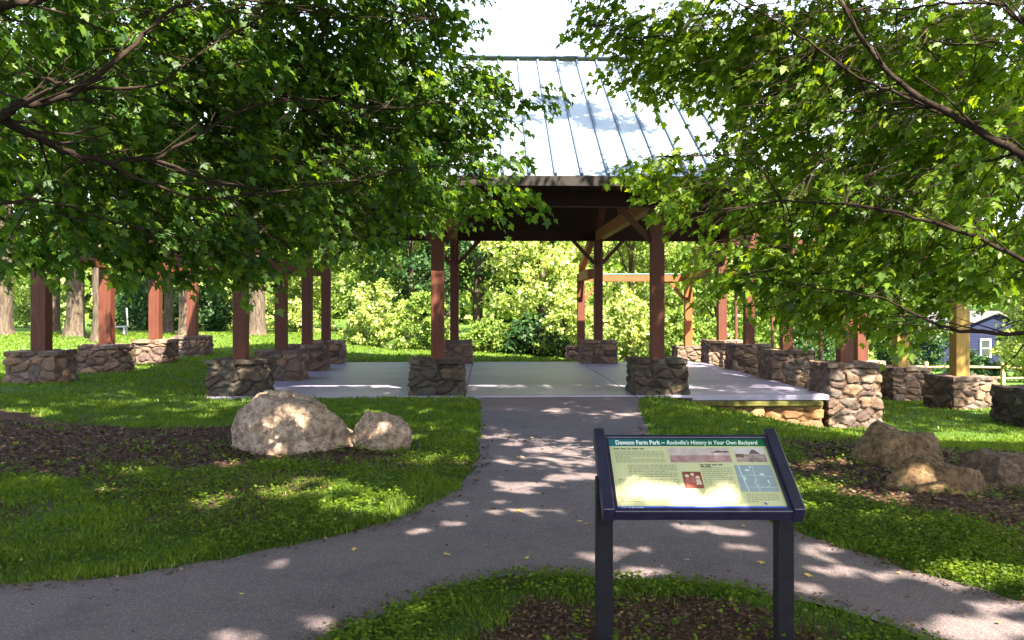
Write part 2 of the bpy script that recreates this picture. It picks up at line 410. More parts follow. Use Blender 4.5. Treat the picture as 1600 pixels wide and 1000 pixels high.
pp = ragged(path_poly[:-2], 0.10) + path_poly[-2:]
tag(flat_poly("footpath", pp, ragged(isl_poly[:-2], 0.08) + isl_poly[-2:], 0.004, M['asphalt']), kind='structure')

# concrete floor in three bays with open joints, yawed with the pavilion
mb = MB()
js = [SLAB['x0'], -0.83, 2.17, SLAB['x1']]
for a0, a1 in zip(js, js[1:]):
    w = a1 - a0 - 0.022
    mb.box(((a0+a1)/2, (SLAB['y0']+SLAB['y1'])/2 - ORG.y, -0.020), (w, SLAB['y1']-SLAB['y0'], 0.09), 0, 0.008)
o = mb.build("floor", M['concrete']); o.location = ORG; o.rotation_euler = (0, 0, YAW); tag(o, kind='structure')

# ------------------------------------------------------------------ masonry
def masonry(name, sx, sy, z0, z1, seed, mat, cap=True, step=0.024, parent=None, flare=0.04, amp=0.042):
    """rubble block: every face is a fine grid pushed out by a cell pattern, one cell = one stone"""
    bm = bmesh.new(); off = Vector((seed*7.31, seed*3.17, seed*1.93))
    H = z1 - z0
    def grid(o_, u, v, nu, nv):
        vs_ = [[bm.verts.new(o_ + u*(i/nu) + v*(j/nv)) for i in range(nu+1)] for j in range(nv+1)]
        for j in range(nv):
            for i in range(nu): bm.faces.new((vs_[j][i], vs_[j][i+1], vs_[j+1][i+1], vs_[j+1][i]))
    nX, nY, nZ = max(4, int(sx/step)), max(4, int(sy/step)), max(4, int(H/step))
    hx, hy = sx/2, sy/2
    A = lambda x, y, z: Vector((x, y, z))
    grid(A(-hx, -hy, z0), A(sx, 0, 0), A(0, 0, H), nX, nZ); grid(A(hx, hy, z0), A(-sx, 0, 0), A(0, 0, H), nX, nZ)
    grid(A(hx, -hy, z0), A(0, sy, 0), A(0, 0, H), nY, nZ); grid(A(-hx, hy, z0), A(0, -sy, 0), A(0, 0, H), nY, nZ)
    grid(A(-hx, -hy, z1), A(sx, 0, 0), A(0, sy, 0), nX, nY)
    bmesh.ops.remove_doubles(bm, verts=bm.verts, dist=1e-4)
    bm.verts.ensure_lookup_table(); n = len(bm.verts)
    st = np.zeros(n, np.float32); jo = np.zeros(n, np.float32); co = []
    for i, v in enumerate(bm.verts):
        p = v.co.copy()
        w = Vector((p.x/0.27, p.y/0.27, p.z/0.165)) + off + mnoise.noise_vector(p*2.6 + off)*0.5
        if cap and p.z > z1 - 0.085: w = Vector((p.x/0.36, p.y/0.36, 40 + seed)) + off
        d, pts = mnoise.voronoi(w); e = d[1] - d[0]
        st[i] = (math.sin(pts[0].x*12.9 + pts[0].y*78.2 + pts[0].z*37.7)*43758.5) % 1.0
        jo[i] = e
        r = max(abs(p.x)/hx, 1e-6); q = max(abs(p.y)/hy, 1e-6)
        out = Vector((p.x if r > 0.97 else 0, p.y if q > 0.97 else 0, 0))
        if out.length > 0: out.normalize()
        k = min(e/0.28, 1.0); k = k*k*(3-2*k)
        bulge = (k - 0.55)*amp + (st[i]-0.5)*amp*0.7 + mnoise.noise(p*14 + off)*0.014
        t = (p.z - z0)/H
        bulge += flare*(1-t)**2
        if cap:
            if p.z > z1 - 0.085: bulge += 0.012
            elif p.z > z1 - 0.125: bulge -= 0.018
        dz = mnoise.noise(p*5 + off)*0.015 + ((k-1)*0.012 if p.z >= z1 - 1e-4 else 0)
        co.append(p + out*bulge + Vector((mnoise.noise(p*2.1+off)*0.02, mnoise.noise(p*2.1+off*2)*0.02, dz if p.z > z0 + 0.01 else 0)))
    for v, c in zip(bm.verts, co): v.co = c
    me = bpy.data.meshes.new(name); bmesh.ops.recalc_face_normals(bm, faces=bm.faces); bm.to_mesh(me); bm.free()
    a = me.attributes.new("stone", 'FLOAT', 'POINT'); a.data.foreach_set("value", st)
    a = me.attributes.new("joint", 'FLOAT', 'POINT'); a.data.foreach_set("value", jo)
    return link(name, me, mat, parent)

# ------------------------------------------------------------------ the pavilion
pav = empty("picnic_pavilion", ORG, YAW)
tag(pav, "open timber pavilion with a pale standing seam metal roof and stone footed posts", "pavilion")
def lp(x, y, z): return Vector((x, y - ORG.y, z))    # pavilion-local coordinates, y given as world depth

ROWS = [15.68, 18.75, 21.45, 23.95]
plinth_cache = {}
def plinth(x, y, zg, zt, w=0.93, seed=1, mat='stone', d=None, rot=0):
    key = (round(w, 2), round(zt-zg, 2), seed % 4, mat)
    if key not in plinth_cache:
        o = masonry("stone_plinth", w, d or w, 0.0, zt - zg, seed % 4 + 1, M[mat], parent=pav)
        plinth_cache[key] = o
    else:
        o = plinth_cache[key].copy(); COL.objects.link(o); o.parent = pav
    o.location = lp(x, y, zg); o.rotation_euler = (0, 0, math.pi/2*(seed % 4) + rot)
    return o
def post(x, y, z0, z1, mat='post', w=0.235):
    o = MB().box((0, 0, (z1-z0)/2), (w, w, z1-z0), 0, 0.008).build("post", M[mat], pav)
    o.location = lp(x, y, z0); return o
PZ = 0.655
cols_main = [-4.86, -1.33, 2.66, 6.12]
BEAM_Z = 3.40
seed = 0
for ci, x in enumerate(cols_main):
    for ri, y in enumerate(ROWS):
        if ci in (1, 2) and ri in (1, 2): continue
        seed += 1
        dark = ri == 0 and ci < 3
        zb = -0.10
        if ci == 3: zb = -0.62
        zt = 0.575 if ci == 3 and ri == 0 else PZ
        plinth(x, y, zb, zt, 0.93, seed, 'stone_dark' if dark else 'stone')
        post(x, y, zt - 0.03, BEAM_Z - 0.002 if ci in (0, 3) or ri in (0, 3) else 3.6)
masonry("footing", 1.0, 1.12, -0.40, -0.005, 3, M['stone_dark'], cap=False, parent=pav).location = lp(2.66, 15.52, 0)

# beams of the main frame
def beam(a, b, w=0.18, h=0.28, mat='post', name="beam", label=None):
    o = MB().beam(a, b, w, h).build(name, M[mat], pav); return o
E0, E1 = 14.55, 25.05; RX0, RX1 = -6.0, 7.15; EZ, RZ = 3.78, 7.22; YM = (E0+E1)/2
for y in (ROWS[0], ROWS[3]):
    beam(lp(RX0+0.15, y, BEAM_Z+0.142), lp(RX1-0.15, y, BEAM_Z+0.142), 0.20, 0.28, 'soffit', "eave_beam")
for x in cols_main:
    beam(lp(x, ROWS[0]+0.103, BEAM_Z+0.137), lp(x, ROWS[3]-0.103, BEAM_Z+0.137), 0.19, 0.27, 'orange' if x in (2.66, -1.33) else 'post', "tie_beam")
    # king post and principal rafters of each truss
    beam(lp(x, YM, BEAM_Z+0.275), lp(x, YM, RZ-0.36), 0.16, 0.16, 'post', "king_post")
    for s, y in ((1, ROWS[0]), (-1, ROWS[3])):
        beam(lp(x, y + s*0.3, BEAM_Z+0.39), lp(x, YM - s*0.09, RZ-0.45), 0.14, 0.20, 'post', "rafter")
        beam(lp(x, YM - s*0.08, BEAM_Z+0.9), lp(x, YM - s*1.9, BEAM_Z+1.75), 0.10, 0.12, 'post', "strut")
def brace(x, y, dx, dy, z=BEAM_Z, r=0.62, mat='post'):
    a = lp(x + dx*0.11, y + dy*0.11, z - r); b = lp(x + dx*(0.08+r), y + dy*(0.08+r), z + 0.015)
    MB().beam(a, b, 0.075, 0.10).build("knee_brace", M[mat], pav)
for ci, x in enumerate(cols_main):
    for y, s in ((ROWS[0], 1), (ROWS[3], -1)):
        if ci > 0: brace(x, y, -1, 0)
        if ci < 3: brace(x, y, 1, 0)
        brace(x, y, 0, s)
# roof: two metal slopes with standing seams, boarded soffit, fascia, ridge cap
roof = empty("roof"); roof.parent = pav
def slope(y0, z0, y1, z1, mat, name, dz=0.0, t=0.02):
    n = (Vector((0, -(z1-z0), (y1-y0))).normalized()); n = n if n.z > 0 else -n
    o4 = [lp(RX0, y0, z0), lp(RX1, y0, z0), lp(RX1, y1, z1), lp(RX0, y1, z1)]
    a = [p + n*dz for p in o4]; b = [p + n*(dz+t) for p in o4]
    m = MB()
    for f in ((b[0], b[1], b[2], b[3]), (a[3], a[2], a[1], a[0]), (a[0], a[1], b[1], b[0]), (a[2], a[3], b[3], b[2]), (a[1], a[2], b[2], b[1]), (a[3], a[0], b[0], b[3])): m.poly(f)
    bmesh.ops.remove_doubles(m.bm, verts=m.bm.verts, dist=1e-5)
    return m.build(name, mat, roof)
for (ye, nm) in ((E0, 'front'), (E1, 'back')):
    slope(ye, EZ, YM, RZ, M['roof'], "roof_sheet", 0.0, 0.02)
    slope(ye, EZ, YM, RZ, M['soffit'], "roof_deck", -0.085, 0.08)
    # seams as ribs standing 4 cm proud
    m = MB(); n_ = Vector((0, -(RZ-EZ)*(1 if ye < YM else -1), abs(YM-ye))).normalized()
    x = RX0 + 0.02 + 0.0
    k = 0
    while x <= RX1:
        a_ = lp(x, ye, EZ) + n_*0.043; b_ = lp(x, YM, RZ) + n_*0.043
        m.beam(a_, b_, 0.045, 0.06, 0.0, up=n_); x += 0.4465
    m.build("standing_seams", M['seam'], roof)
    MB().box(lp((RX0+RX1)/2, ye + (-0.022 if ye < YM else 0.022), EZ-0.075), (RX1-RX0, 0.035, 0.17), 0, 0.004).build("fascia", M['fascia'], roof)
MB().beam(lp(RX0-0.02, YM, RZ+0.075), lp(RX1+0.02, YM, RZ+0.075), 0.30, 0.04).build("ridge_cap", M['seam'], roof)
for x in (RX0, RX1):
    for ye in (E0, E1):
        MB().beam(lp(x, ye, EZ-0.1), lp(x, YM, RZ-0.1), 0.04, 0.2).build("barge_board", M['fascia'], roof)
# slender steel downpipes along the right side
for (px, D) in ((1150, 24.55), (1207, 22.1), (1282, 19.3)):
    xx = (px-CX)*D/F_PX
    p_ = Vector((xx, D, 0)) - ORG; c, s = math.cos(-YAW), math.sin(-YAW)
    o = MB().tube([(0, 0, 0.02), (0, 0, 3.9)], 0.045, 8).build("downpipe", M['pole'], pav)
    o.location = (c*p_.x - s*p_.y, s*p_.x + c*p_.y, 0)

# side wings: outer posts on their own stone plinths, low beams and open rafters
OX0, OX1 = -8.62, 9.62; WZ = 2.40
def W2L(x, y):
    c, s = math.cos(YAW), math.sin(YAW); y -= ORG.y
    return (c*x + s*y, ORG.y - s*x + c*y)
outerL = [W2L((px-CX)*D/F_PX, D) for px, D in ((65, 15.75), (167, 18.35), (243, 21.05), (301, 23.55))]
for i, (x, y) in enumerate(outerL):
    plinth(x, y, 0.12, 0.79, 0.86 if i < 2 else 0.84, i+2, 'stone'); post(x, y, 0.76, WZ, 'post', 0.27 if i == 0 else 0.25)
outerR = [W2L((px-CX)*D/F_PX, D) for px, D in ((1619, 16.0), (1499, 18.75), (1407, 21.45), (1345, 23.9))]
for i, (x, y) in enumerate(outerR):
    plinth(x, y, -0.80, 0.10, 1.02 if i < 3 else 0.90, i+1, 'stone_dark' if i == 0 else 'stone', rot=0.12); post(x, y, 0.07, WZ, 'pine' if i < 3 else 'post', 0.30)
for rows, xin in ((outerL, -4.86), (outerR, 6.0)):
    sgn = 1 if xin < 0 else -1
    a_, b_ = Vector((*rows[0], 0)), Vector((*rows[-1], 0)); u_ = (b_-a_).normalized()*0.5; a_ -= u_; b_ += u_
    beam(lp(a_.x, a_.y, WZ+0.13), lp(b_.x, b_.y, WZ+0.13), 0.18, 0.26, 'post', "wing_beam")
    MB().beam(lp(a_.x, a_.y, WZ+0.28), lp(b_.x, b_.y, WZ+0.28), 0.26, 0.03).build("flashing", M['teal'], pav)
    for (xx, y), yr in zip(rows, ROWS):
        beam(lp(xx + sgn*0.10, y, WZ+0.13), lp(xin - sgn*0.13, yr, WZ+0.13), 0.14, 0.22, 'post', "wing_tie")
        beam(lp(xx + sgn*0.10, y+0.0, WZ+0.33), lp(xin - sgn*0.30, yr, BEAM_Z+0.05), 0.12, 0.18, 'post', "wing_rafter")
# back lean-to seen through the pavilion
BY = 27.2
bx = [(908-CX)*BY/F_PX - math.sin(-YAW)*(BY-ORG.y), (1077-CX)*BY/F_PX - math.sin(-YAW)*(BY-ORG.y)]
for i, x in enumerate(bx):
    plinth(x, BY, -0.38, 0.34, 0.85, i+6, 'stone'); post(x, BY, 0.31, WZ-0.02, 'orange' if i else 'post', 0.23)
beam(lp(bx[0]-0.12, BY, WZ+0.08), lp(bx[1]+0.12, BY, WZ+0.08), 0.16, 0.22, 'orange', "wing_beam")
MB().beam(lp(bx[0]-0.16, BY, WZ+0.20), lp(bx[1]+0.16, BY, WZ+0.21), 0.20, 0.025).build("flashing", M['teal'], pav)
for i, x in enumerate(bx):
    beam(lp(x, BY-0.10, WZ+0.12), lp(x, ROWS[3]+0.7, WZ+0.12), 0.17, 0.28, 'orange', "wing_tie")
    beam(lp(x, BY-0.10, WZ+0.36), lp(x, ROWS[3]+0.35, 3.52), 0.16, 0.24, 'orange', "wing_rafter")
    MB().beam(lp(x + (0.1 if i == 0 else -0.1), BY, WZ-0.62), lp(x + (0.62 if i == 0 else -0.62), BY, WZ+0.02), 0.075, 0.1).build("knee_brace", M['orange'], pav)
    MB().beam(lp(x, BY-0.1, WZ-0.62), lp(x, BY-0.62, WZ+0.05), 0.075, 0.1).build("knee_brace", M['orange'], pav)

# low stone retaining wall under the slab's front right edge
M['stone_warm'] = mat_stone('warm_rubble_stone', (1.35, 1.1, 0.75))
ww = empty("retaining_wall", L2W(4.45, 15.28, 0), YAW)
tag(ww, "low stone retaining wall with a mossy ledge under the front edge of the concrete floor", "wall")
masonry("wall_face", 2.5, 0.34, -0.62, -0.17, 5, M['stone_warm'], cap=False, parent=ww, flare=0.03).location = (-0.22, 0.0, 0)
mossm = MB().box((-0.22, -0.07, -0.122), (2.5, 0.36, 0.095), 0, 0.02).build("mossy_ledge", mat_simple('moss', (0.085, 0.080, 0.025), 0.95, 0.1, 0.6, 9, 0.9), ww)

# ------------------------------------------------------------------ boulders
def mat_boulder(name, a, b, c3):
    m, nt, out = new_mat(name); n = N(nt); co = n.coord()
    f = n.noise(n.coord('Object', (1, 1, 2.2)), 3.5, 10, 0.72); f2 = n.noise(co, 14, 9, 0.75)
    c = n.ramp(f, [(0.3, a), (0.5, b), (0.7, c3)])
    c = n.mix(n.ramp(f2, [(0.42, (0.8, 0.8, 0.8)), (0.56, (0, 0, 0))]), c, tuple(v*0.33 for v in b))
    v = n.n("ShaderNodeTexVoronoi", feature='DISTANCE_TO_EDGE'); v.inputs['Scale'].default_value = 4.5
    nn = n.n("ShaderNodeTexNoise"); nn.inputs['Scale'].default_value = 4; nn.inputs['Detail'].default_value = 8; n.l(co, nn.inputs['Vector'])
    n.l(n.mix(0.35, co, nn.outputs['Color']), v.inputs['Vector'])
    c = n.mix(n.ramp(v.outputs['Distance'], [(0, (0.6, 0.6, 0.6)), (0.035, (0, 0, 0))]), c, tuple(v_*0.25 for v_ in a))
    n.princ(out, c, 0.93, 0.15, n.bump(f2, 0.9, 0.03)); return m
M['boulder'] = mat_boulder('pale_boulder', (0.23, 0.15, 0.10), (0.37, 0.27, 0.20), (0.52, 0.42, 0.33))
M['boulder2'] = mat_boulder('tan_boulder', (0.10, 0.058, 0.032), (0.165, 0.108, 0.058), (0.24, 0.17, 0.095))
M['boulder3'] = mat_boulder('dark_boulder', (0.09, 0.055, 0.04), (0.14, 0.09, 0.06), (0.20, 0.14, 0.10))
def boulder(loc, size, seed, mat, label, tilt=(0, 0, 0), cuts=9, peak=(0, 0)):
    bm = bmesh.new(); bmesh.ops.create_icosphere(bm, subdivisions=6, radius=1.0)
    rng = random.Random(seed); off = Vector((seed*5.1, seed*2.7, seed*9.3))
    planes = []
    for _ in range(cuts):
        d = Vector((rng.uniform(-1, 1), rng.uniform(-1, 1), rng.uniform(-0.25, 1))).normalized(); planes.append((d, rng.uniform(0.74, 0.93)))
    planes.append((Vector((0.15, -0.1, 1)).normalized(), 0.80))
    for v in bm.verts:
        p = v.co.copy()
        for d, k in planes:
            s = p.dot(d)
            if s > k: p -= d*(s-k)*0.96
        q = p*1.5 + off
        r = mnoise.fractal(q*0.7, 1.0, 2.1, 3)*0.12 - abs(mnoise.noise(Vector((q.x*1.9, q.y*1.9, q.z*1.0))))*0.09 - abs(mnoise.noise(q*4.5))*0.035 + mnoise.fractal(q*9, 0.8, 2.0, 3)*0.022
        p += v.co*r
        t = max(0, p.z); p.x += peak[0]*t*t; p.y += peak[1]*t*t
        v.co = Vector((p.x*size[0], p.y*size[1], p.z*size[2] if p.z > 0 else p.z*size[2]*0.35))
    me = bpy.data.meshes.new("boulder"); bm.to_mesh(me); bm.free()
    o = link("boulder", me, mat, smooth=True); o.location = loc; o.rotation_euler = tilt
    tag(o, label, "boulder", "boulders set beside the path"); return o
x, y = G(452, 710); boulder((x, y+0.38, 0.0), (0.78, 0.44, 0.70), 5, M['boulder'], "large cream boulder in the soil left of the path, biggest of the pale pair", (0, 0.02, 0.1), 11, (-0.05, 0))
x, y = G(588, 706); boulder((x, y+0.28, 0.0), (0.36, 0.30, 0.46), 11, M['boulder'], "small cream boulder leaning against the larger pale one by the path", (0, 0.25, -0.2), 7, (-0.1, 0))
gz = -0.13
x, y = G(1428, 746, gz); boulder((x, y+0.25, gz), (0.60, 0.42, 0.56), 15, M['boulder2'], "rounded tan boulder behind the low flat one, tallest right of the path", (0, 0, 0.4), 8)
x, y = G(1480, 790, gz); boulder((x, y+0.22, gz), (0.50, 0.34, 0.45), 24, M['boulder2'], "low flat tan boulder standing in front of the other boulders right of the path", (0, 0.12, 0.2), 8)
x, y = G(1585, 772, gz); boulder((x+0.1, y+0.4, gz), (0.60, 0.40, 0.38), 31, M['boulder3'], "dark brown boulder in deep shade at the right end of the boulders", (0, 0, 0.9), 8)

# ------------------------------------------------------------------ interpretive sign
sg = empty("park_sign", (0.86, 4.07, 0))
tag(sg, "low tilted information panel on two black posts beside the path, reading Dawson Farm Park", "sign")
ANG = math.atan2(0.258, 0.401); PW, PH = 0.80, 0.477
Mp = Matrix.Translation((0, 3.885-4.07, 0.682)) @ Matrix.Rotation(ANG, 4, 'X')       # panel frame: x across, y up the slope, z out of the face
M['frame'] = mat_simple('dark_frame_paint', (0.020, 0.016, 0.040), 0.35, 0.6, 0.3, 20, 0.1)
M['legpaint'] = mat_simple('black_post_paint', (0.006, 0.005, 0.008), 0.55, 0.2, 0.35, 25, 0.25)
def pbox(m, x0, x1, y0, y1, z0, z1, bev=0.003):
    return m.quad_box(Mp @ Matrix.Translation(((x0+x1)/2, (y0+y1)/2, (z0+z1)/2)) @ Matrix.Diagonal((x1-x0, y1-y0, z1-z0, 1)), bev)
for s in (-1, 1):
    m = MB(); pbox(m, *( (PW/2+0.001, PW/2+0.052) if s > 0 else (-PW/2-0.052, -PW/2-0.001)), -0.022, PH+0.05, -0.055, 0.028)
    rail = m.build("side_rail", M['frame'], sg)
    m = MB(); pbox(m, *( (PW/2-0.016, PW/2) if s > 0 else (-PW/2, -PW/2+0.016)), 0, PH, 0.0012, 0.012, 0.001); m.build("inner_lip", M['frame'], rail)
    m = MB().box((s*0.425, 0.02, 0.36), (0.078, 0.078, 0.86), 0, 0.004); m.build("leg", M['legpaint'], sg)
m = MB(); pbox(m, -PW/2, PW/2, -0.020, 0.004, -0.045, 0.012); m.build("bottom_rail", M['frame'], sg)
m = MB(); pbox(m, -PW/2, PW/2, PH-0.004, PH+0.018, -0.045, 0.014); m.build("top_rail", M['frame'], sg)
def mat_panel():
    m, nt, out = new_mat('printed_panel'); n = N(nt); co = n.coord()
    c = n.ramp(n.noise(co, 2.5, 3), [(0.3, (0.46, 0.46, 0.27)), (0.7, (0.54, 0.52, 0.28))])
    n.princ(out, c, 0.22, 0.5); return m
pan = MB(); pbox(pan, -PW/2+0.001, PW/2-0.001, 0.003, PH-0.003, -0.02, 0.001, 0.0); panel = pan.build("panel", mat_panel(), sg)
def flatm(name, col, rough=0.25):
    m, nt, out = new_mat(name); N(nt).princ(out, col, rough, 0.5); return m
def rect(m, x0, x1, y0, y1, z): m.poly([Mp @ Vector(p) for p in ((x0, y0, z), (x1, y0, z), (x1, y1, z), (x0, y1, z))])
def ppoly(pts, z, name, mat):
    m = MB(); m.poly([Mp @ Vector((p[0], p[1], z)) for p in pts])
    o = m.build(name, mat, panel)
    return o
IW, x0p = PW - 0.032, -PW/2 + 0.016
def U(u): return x0p + IW*u
def Vv(v): return PH*(1-v)                      # v runs down from the top edge
# header and footer bands
def mat_band():
    m, nt, out = new_mat('header_band'); n = N(nt)
    tc = n.n("ShaderNodeTexCoord"); sx = n.n("ShaderNodeSeparateXYZ"); n.l(tc.outputs['Generated'], sx.inputs[0])
    c = n.ramp(sx.outputs[0], [(0, (0.018, 0.13, 0.17)), (0.4, (0.009, 0.10, 0.075)), (1, (0.007, 0.11, 0.045))]); n.princ(out, c, 0.25, 0.5); return m
m = MB(); rect(m, U(0), U(1), Vv(0.115), Vv(0.01), 0.0022); m.build("header_band", mat_band(), panel)
m = MB(); rect(m, U(0), U(1), Vv(0.995), Vv(0.955), 0.0022); m.build("footer_band", flatm('blue_band', (0.05, 0.09, 0.42)), panel)
def text(body, x, y, size, width, mat, name, shear=0.0, bold=0.02, z=0.0036):
    cu = bpy.data.curves.new(name, 'FONT'); cu.body = body; cu.size = 1.0; cu.shear = shear; cu.offset = bold; cu.resolution_u = 3
    t = bpy.data.objects.new(name, cu); COL.objects.link(t)
    bpy.context.view_layer.update()
    dg = bpy.context.evaluated_depsgraph_get(); me = bpy.data.meshes.new_from_object(t.evaluated_get(dg))
    bpy.data.objects.remove(t); bpy.data.curves.remove(cu)
    co = np.empty(len(me.vertices)*3, np.float32); me.vertices.foreach_get("co", co); co = co.reshape(-1, 3)
    w = co[:, 0].max() - co[:, 0].min(); co[:, 0] = (co[:, 0]-co[:, 0].min())*width/w; co[:, 1] *= size
    out = [Mp @ Vector((x+a, y+b, z)) for a, b, _ in co]
    me.vertices.foreach_set("co", np.array(out, np.float32).ravel()); me.update()
    o = bpy.data.objects.new(name, me); COL.objects.link(o); me.materials.clear(); me.materials.append(mat); o.parent = panel; return o
white = flatm('white_print', (0.80, 0.84, 0.74)); dark = flatm('dark_print', (0.10, 0.09, 0.06))
text("Dawson Farm Park ~", U(0.045), Vv(0.092), 0.043, IW*0.315, white, "title_lettering", 0.0, 0.022)
text("Rockville's History in Your Own Backyard", U(0.372), Vv(0.092), 0.040, IW*0.585, white, "subtitle_lettering", 0.28, 0.012)
text("City of Rockville", U(0.025), Vv(0.985), 0.013, IW*0.13, white, "footer_lettering", 0.0, 0.01)
# columns of print too small to read: rows of short strokes
rt = random.Random(11)
M['print'] = flatm('grey_print', (0.20, 0.21, 0.14))
def para(u0, u1, v0, v1, rows):
    m = MB()
    for r in range(rows):
        v = v0 + (v1-v0)*r/max(rows-1, 1); u = u0
        end = u1 if r % 5 != 4 else u0 + (u1-u0)*rt.uniform(0.3, 0.8)
        while u < end:
            w = rt.uniform(0.008, 0.03)
            rect(m, U(u), U(min(u+w, end)), Vv(v), Vv(v)+PH*0.0085, 0.0024); u += w + 0.006
    m.build("paragraph_print", M['print'], panel)
para(0.03, 0.34, 0.205, 0.355, 8); para(0.10, 0.40, 0.40, 0.56, 8); para(0.03, 0.40, 0.60, 0.90, 13)
para(0.46, 0.74, 0.40, 0.90, 20) if False else None
para(0.55, 0.74, 0.44, 0.92, 19); para(0.78, 0.97, 0.80, 0.90, 5)
def hd(u0, u1, v):
    m = MB(); u = u0
    while u < u1:
        w = rt.uniform(0.02, 0.04); rect(m, U(u), U(min(u+w, u1)), Vv(v), Vv(v)+PH*0.016, 0.0024); u += w+0.008
    m.build("heading_print", dark, panel)
hd(0.025, 0.22, 0.165); hd(0.55, 0.70, 0.40); hd(0.55, 0.62, 0.425)
def pic(name, u0, u1, v0, v1, mat):
    m = MB(); rect(m, U(u0), U(u1), Vv(v1), Vv(v0), 0.0026); return m.build(name, mat, panel)
def mat_photo(name, a, b, sc=30):
    m, nt, out = new_mat(name); n = N(nt); c = n.ramp(n.noise(n.coord(), sc, 5), [(0.35, a), (0.65, b)]); n.princ(out, c, 0.25, 0.5); return m
pic("field_picture", 0.37, 0.76, 0.14, 0.36, mat_photo('sepia_sky', (0.42, 0.33, 0.30), (0.50, 0.42, 0.38)))
m = MB(); rect(m, U(0.375), U(0.755), Vv(0.355), Vv(0.255), 0.0030); m.build("field_ground", mat_photo('sepia_field', (0.27, 0.15, 0.15), (0.38, 0.24, 0.22)), panel)
ppoly([(U(0.63), Vv(0.215)), (U(0.755), Vv(0.215)), (U(0.745), Vv(0.185)), (U(0.71), Vv(0.195)), (U(0.69), Vv(0.18)), (U(0.66), Vv(0.197))], 0.0031, "field_treeline", flatm('sepia_dark', (0.13, 0.085, 0.08)))
pic("farm_picture", 0.785, 0.98, 0.14, 0.36, mat_photo('pale_sky', (0.48, 0.42, 0.42), (0.56, 0.50, 0.48)))
m = MB(); rect(m, U(0.788), U(0.977), Vv(0.355), Vv(0.24), 0.0030); m.build("farm_ground", mat_photo('grey_field', (0.16, 0.11, 0.10), (0.34, 0.27, 0.25), 45), panel)
ppoly([(U(0.875), Vv(0.235)), (U(0.95), Vv(0.235)), (U(0.915), Vv(0.17)), (U(0.90), Vv(0.17))], 0.0031, "farm_barn", flatm('barn_print', (0.12, 0.08, 0.09)))
m = MB(); rect(m, U(0.79), U(0.84), Vv(0.285), Vv(0.235), 0.0033); m.build("farm_hedge", flatm('hedge_print', (0.09, 0.06, 0.05)), panel)
pic("portrait_picture", 0.425, 0.54, 0.49, 0.72, mat_photo('portrait_brown', (0.16, 0.045, 0.035), (0.26, 0.08, 0.06), 40))
lt = flatm('portrait_pale', (0.60, 0.44, 0.36))
for (u, v, r, h) in ((0.452, 0.55, 0.013, 0.09), (0.485, 0.53, 0.012, 0.12), (0.515, 0.57, 0.013, 0.10)):
    ppoly([(U(u)+r*PW*math.cos(a_*math.pi/6), Vv(v)+r*PW*math.sin(a_*math.pi/6)) for a_ in range(12)], 0.0031, "portrait_face", lt)
    ppoly([(U(u-0.018), Vv(v+h)), (U(u+0.018), Vv(v+h)), (U(u+0.012), Vv(v+0.028)), (U(u-0.012), Vv(v+0.028))], 0.0030, "portrait_figure", lt if u > 0.5 else flatm('portrait_rust', (0.34, 0.13, 0.10)))
pic("map_picture", 0.76, 0.985, 0.395, 0.765, mat_photo('map_blue', (0.22, 0.27, 0.29), (0.26, 0.31, 0.33)))
m = MB()
def road(pts, w=0.0022):
    for (a_, b_), (c_, d_) in zip(pts, pts[1:]):
        p, q = Vector((U(a_), Vv(b_))), Vector((U(c_), Vv(d_))); t = (q-p).normalized(); nn_ = Vector((-t.y, t.x))*w/2
        m.poly([Mp @ Vector((*(p-nn_), 0.0030)), Mp @ Vector((*(q-nn_), 0.0030)), Mp @ Vector((*(q+nn_), 0.0030)), Mp @ Vector((*(p+nn_), 0.0030))])
road([(0.785, 0.40), (0.79, 0.55), (0.805, 0.76)], 0.005); road([(0.765, 0.55), (0.84, 0.54), (0.98, 0.56)]); road([(0.87, 0.40), (0.865, 0.62), (0.87, 0.76)]); road([(0.80, 0.70), (0.98, 0.71)])
road([(0.90+0.05*math.cos(i*0.6), 0.65+0.06*math.sin(i*0.6)) for i in range(8)])
for (u, v, w, h) in ((0.83, 0.47, 0.02, 0.02), (0.855, 0.43, 0.008, 0.02), (0.915, 0.53, 0.017, 0.02), (0.80, 0.585, 0.014, 0.03), (0.94, 0.63, 0.008, 0.03)):
    m.poly([Mp @ Vector((U(u)+w*PW*math.cos(i)*rt.uniform(0.6, 1), Vv(v)+h*PH*math.sin(i)*rt.uniform(0.6, 1), 0.0033)) for i in np.linspace(0, 2*math.pi, 9)[:-1]])
m.build("map_lines", flatm('map_pale', (0.50, 0.56, 0.57)), panel)
ppoly([(U(0.88)+0.006*math.cos(i), Vv(0.925)+0.006*math.sin(i)) for i in np.linspace(0, 6.28, 9)[:-1]], 0.0030, "emblem", flatm('emblem_blue', (0.06, 0.07, 0.35)))
ppoly([(U(0.872)+0.004*math.cos(i), Vv(0.912)+0.004*math.sin(i)) for i in np.linspace(0, 6.28, 9)[:-1]], 0.0034, "emblem", flatm('emblem_red', (0.5, 0.08, 0.10)))

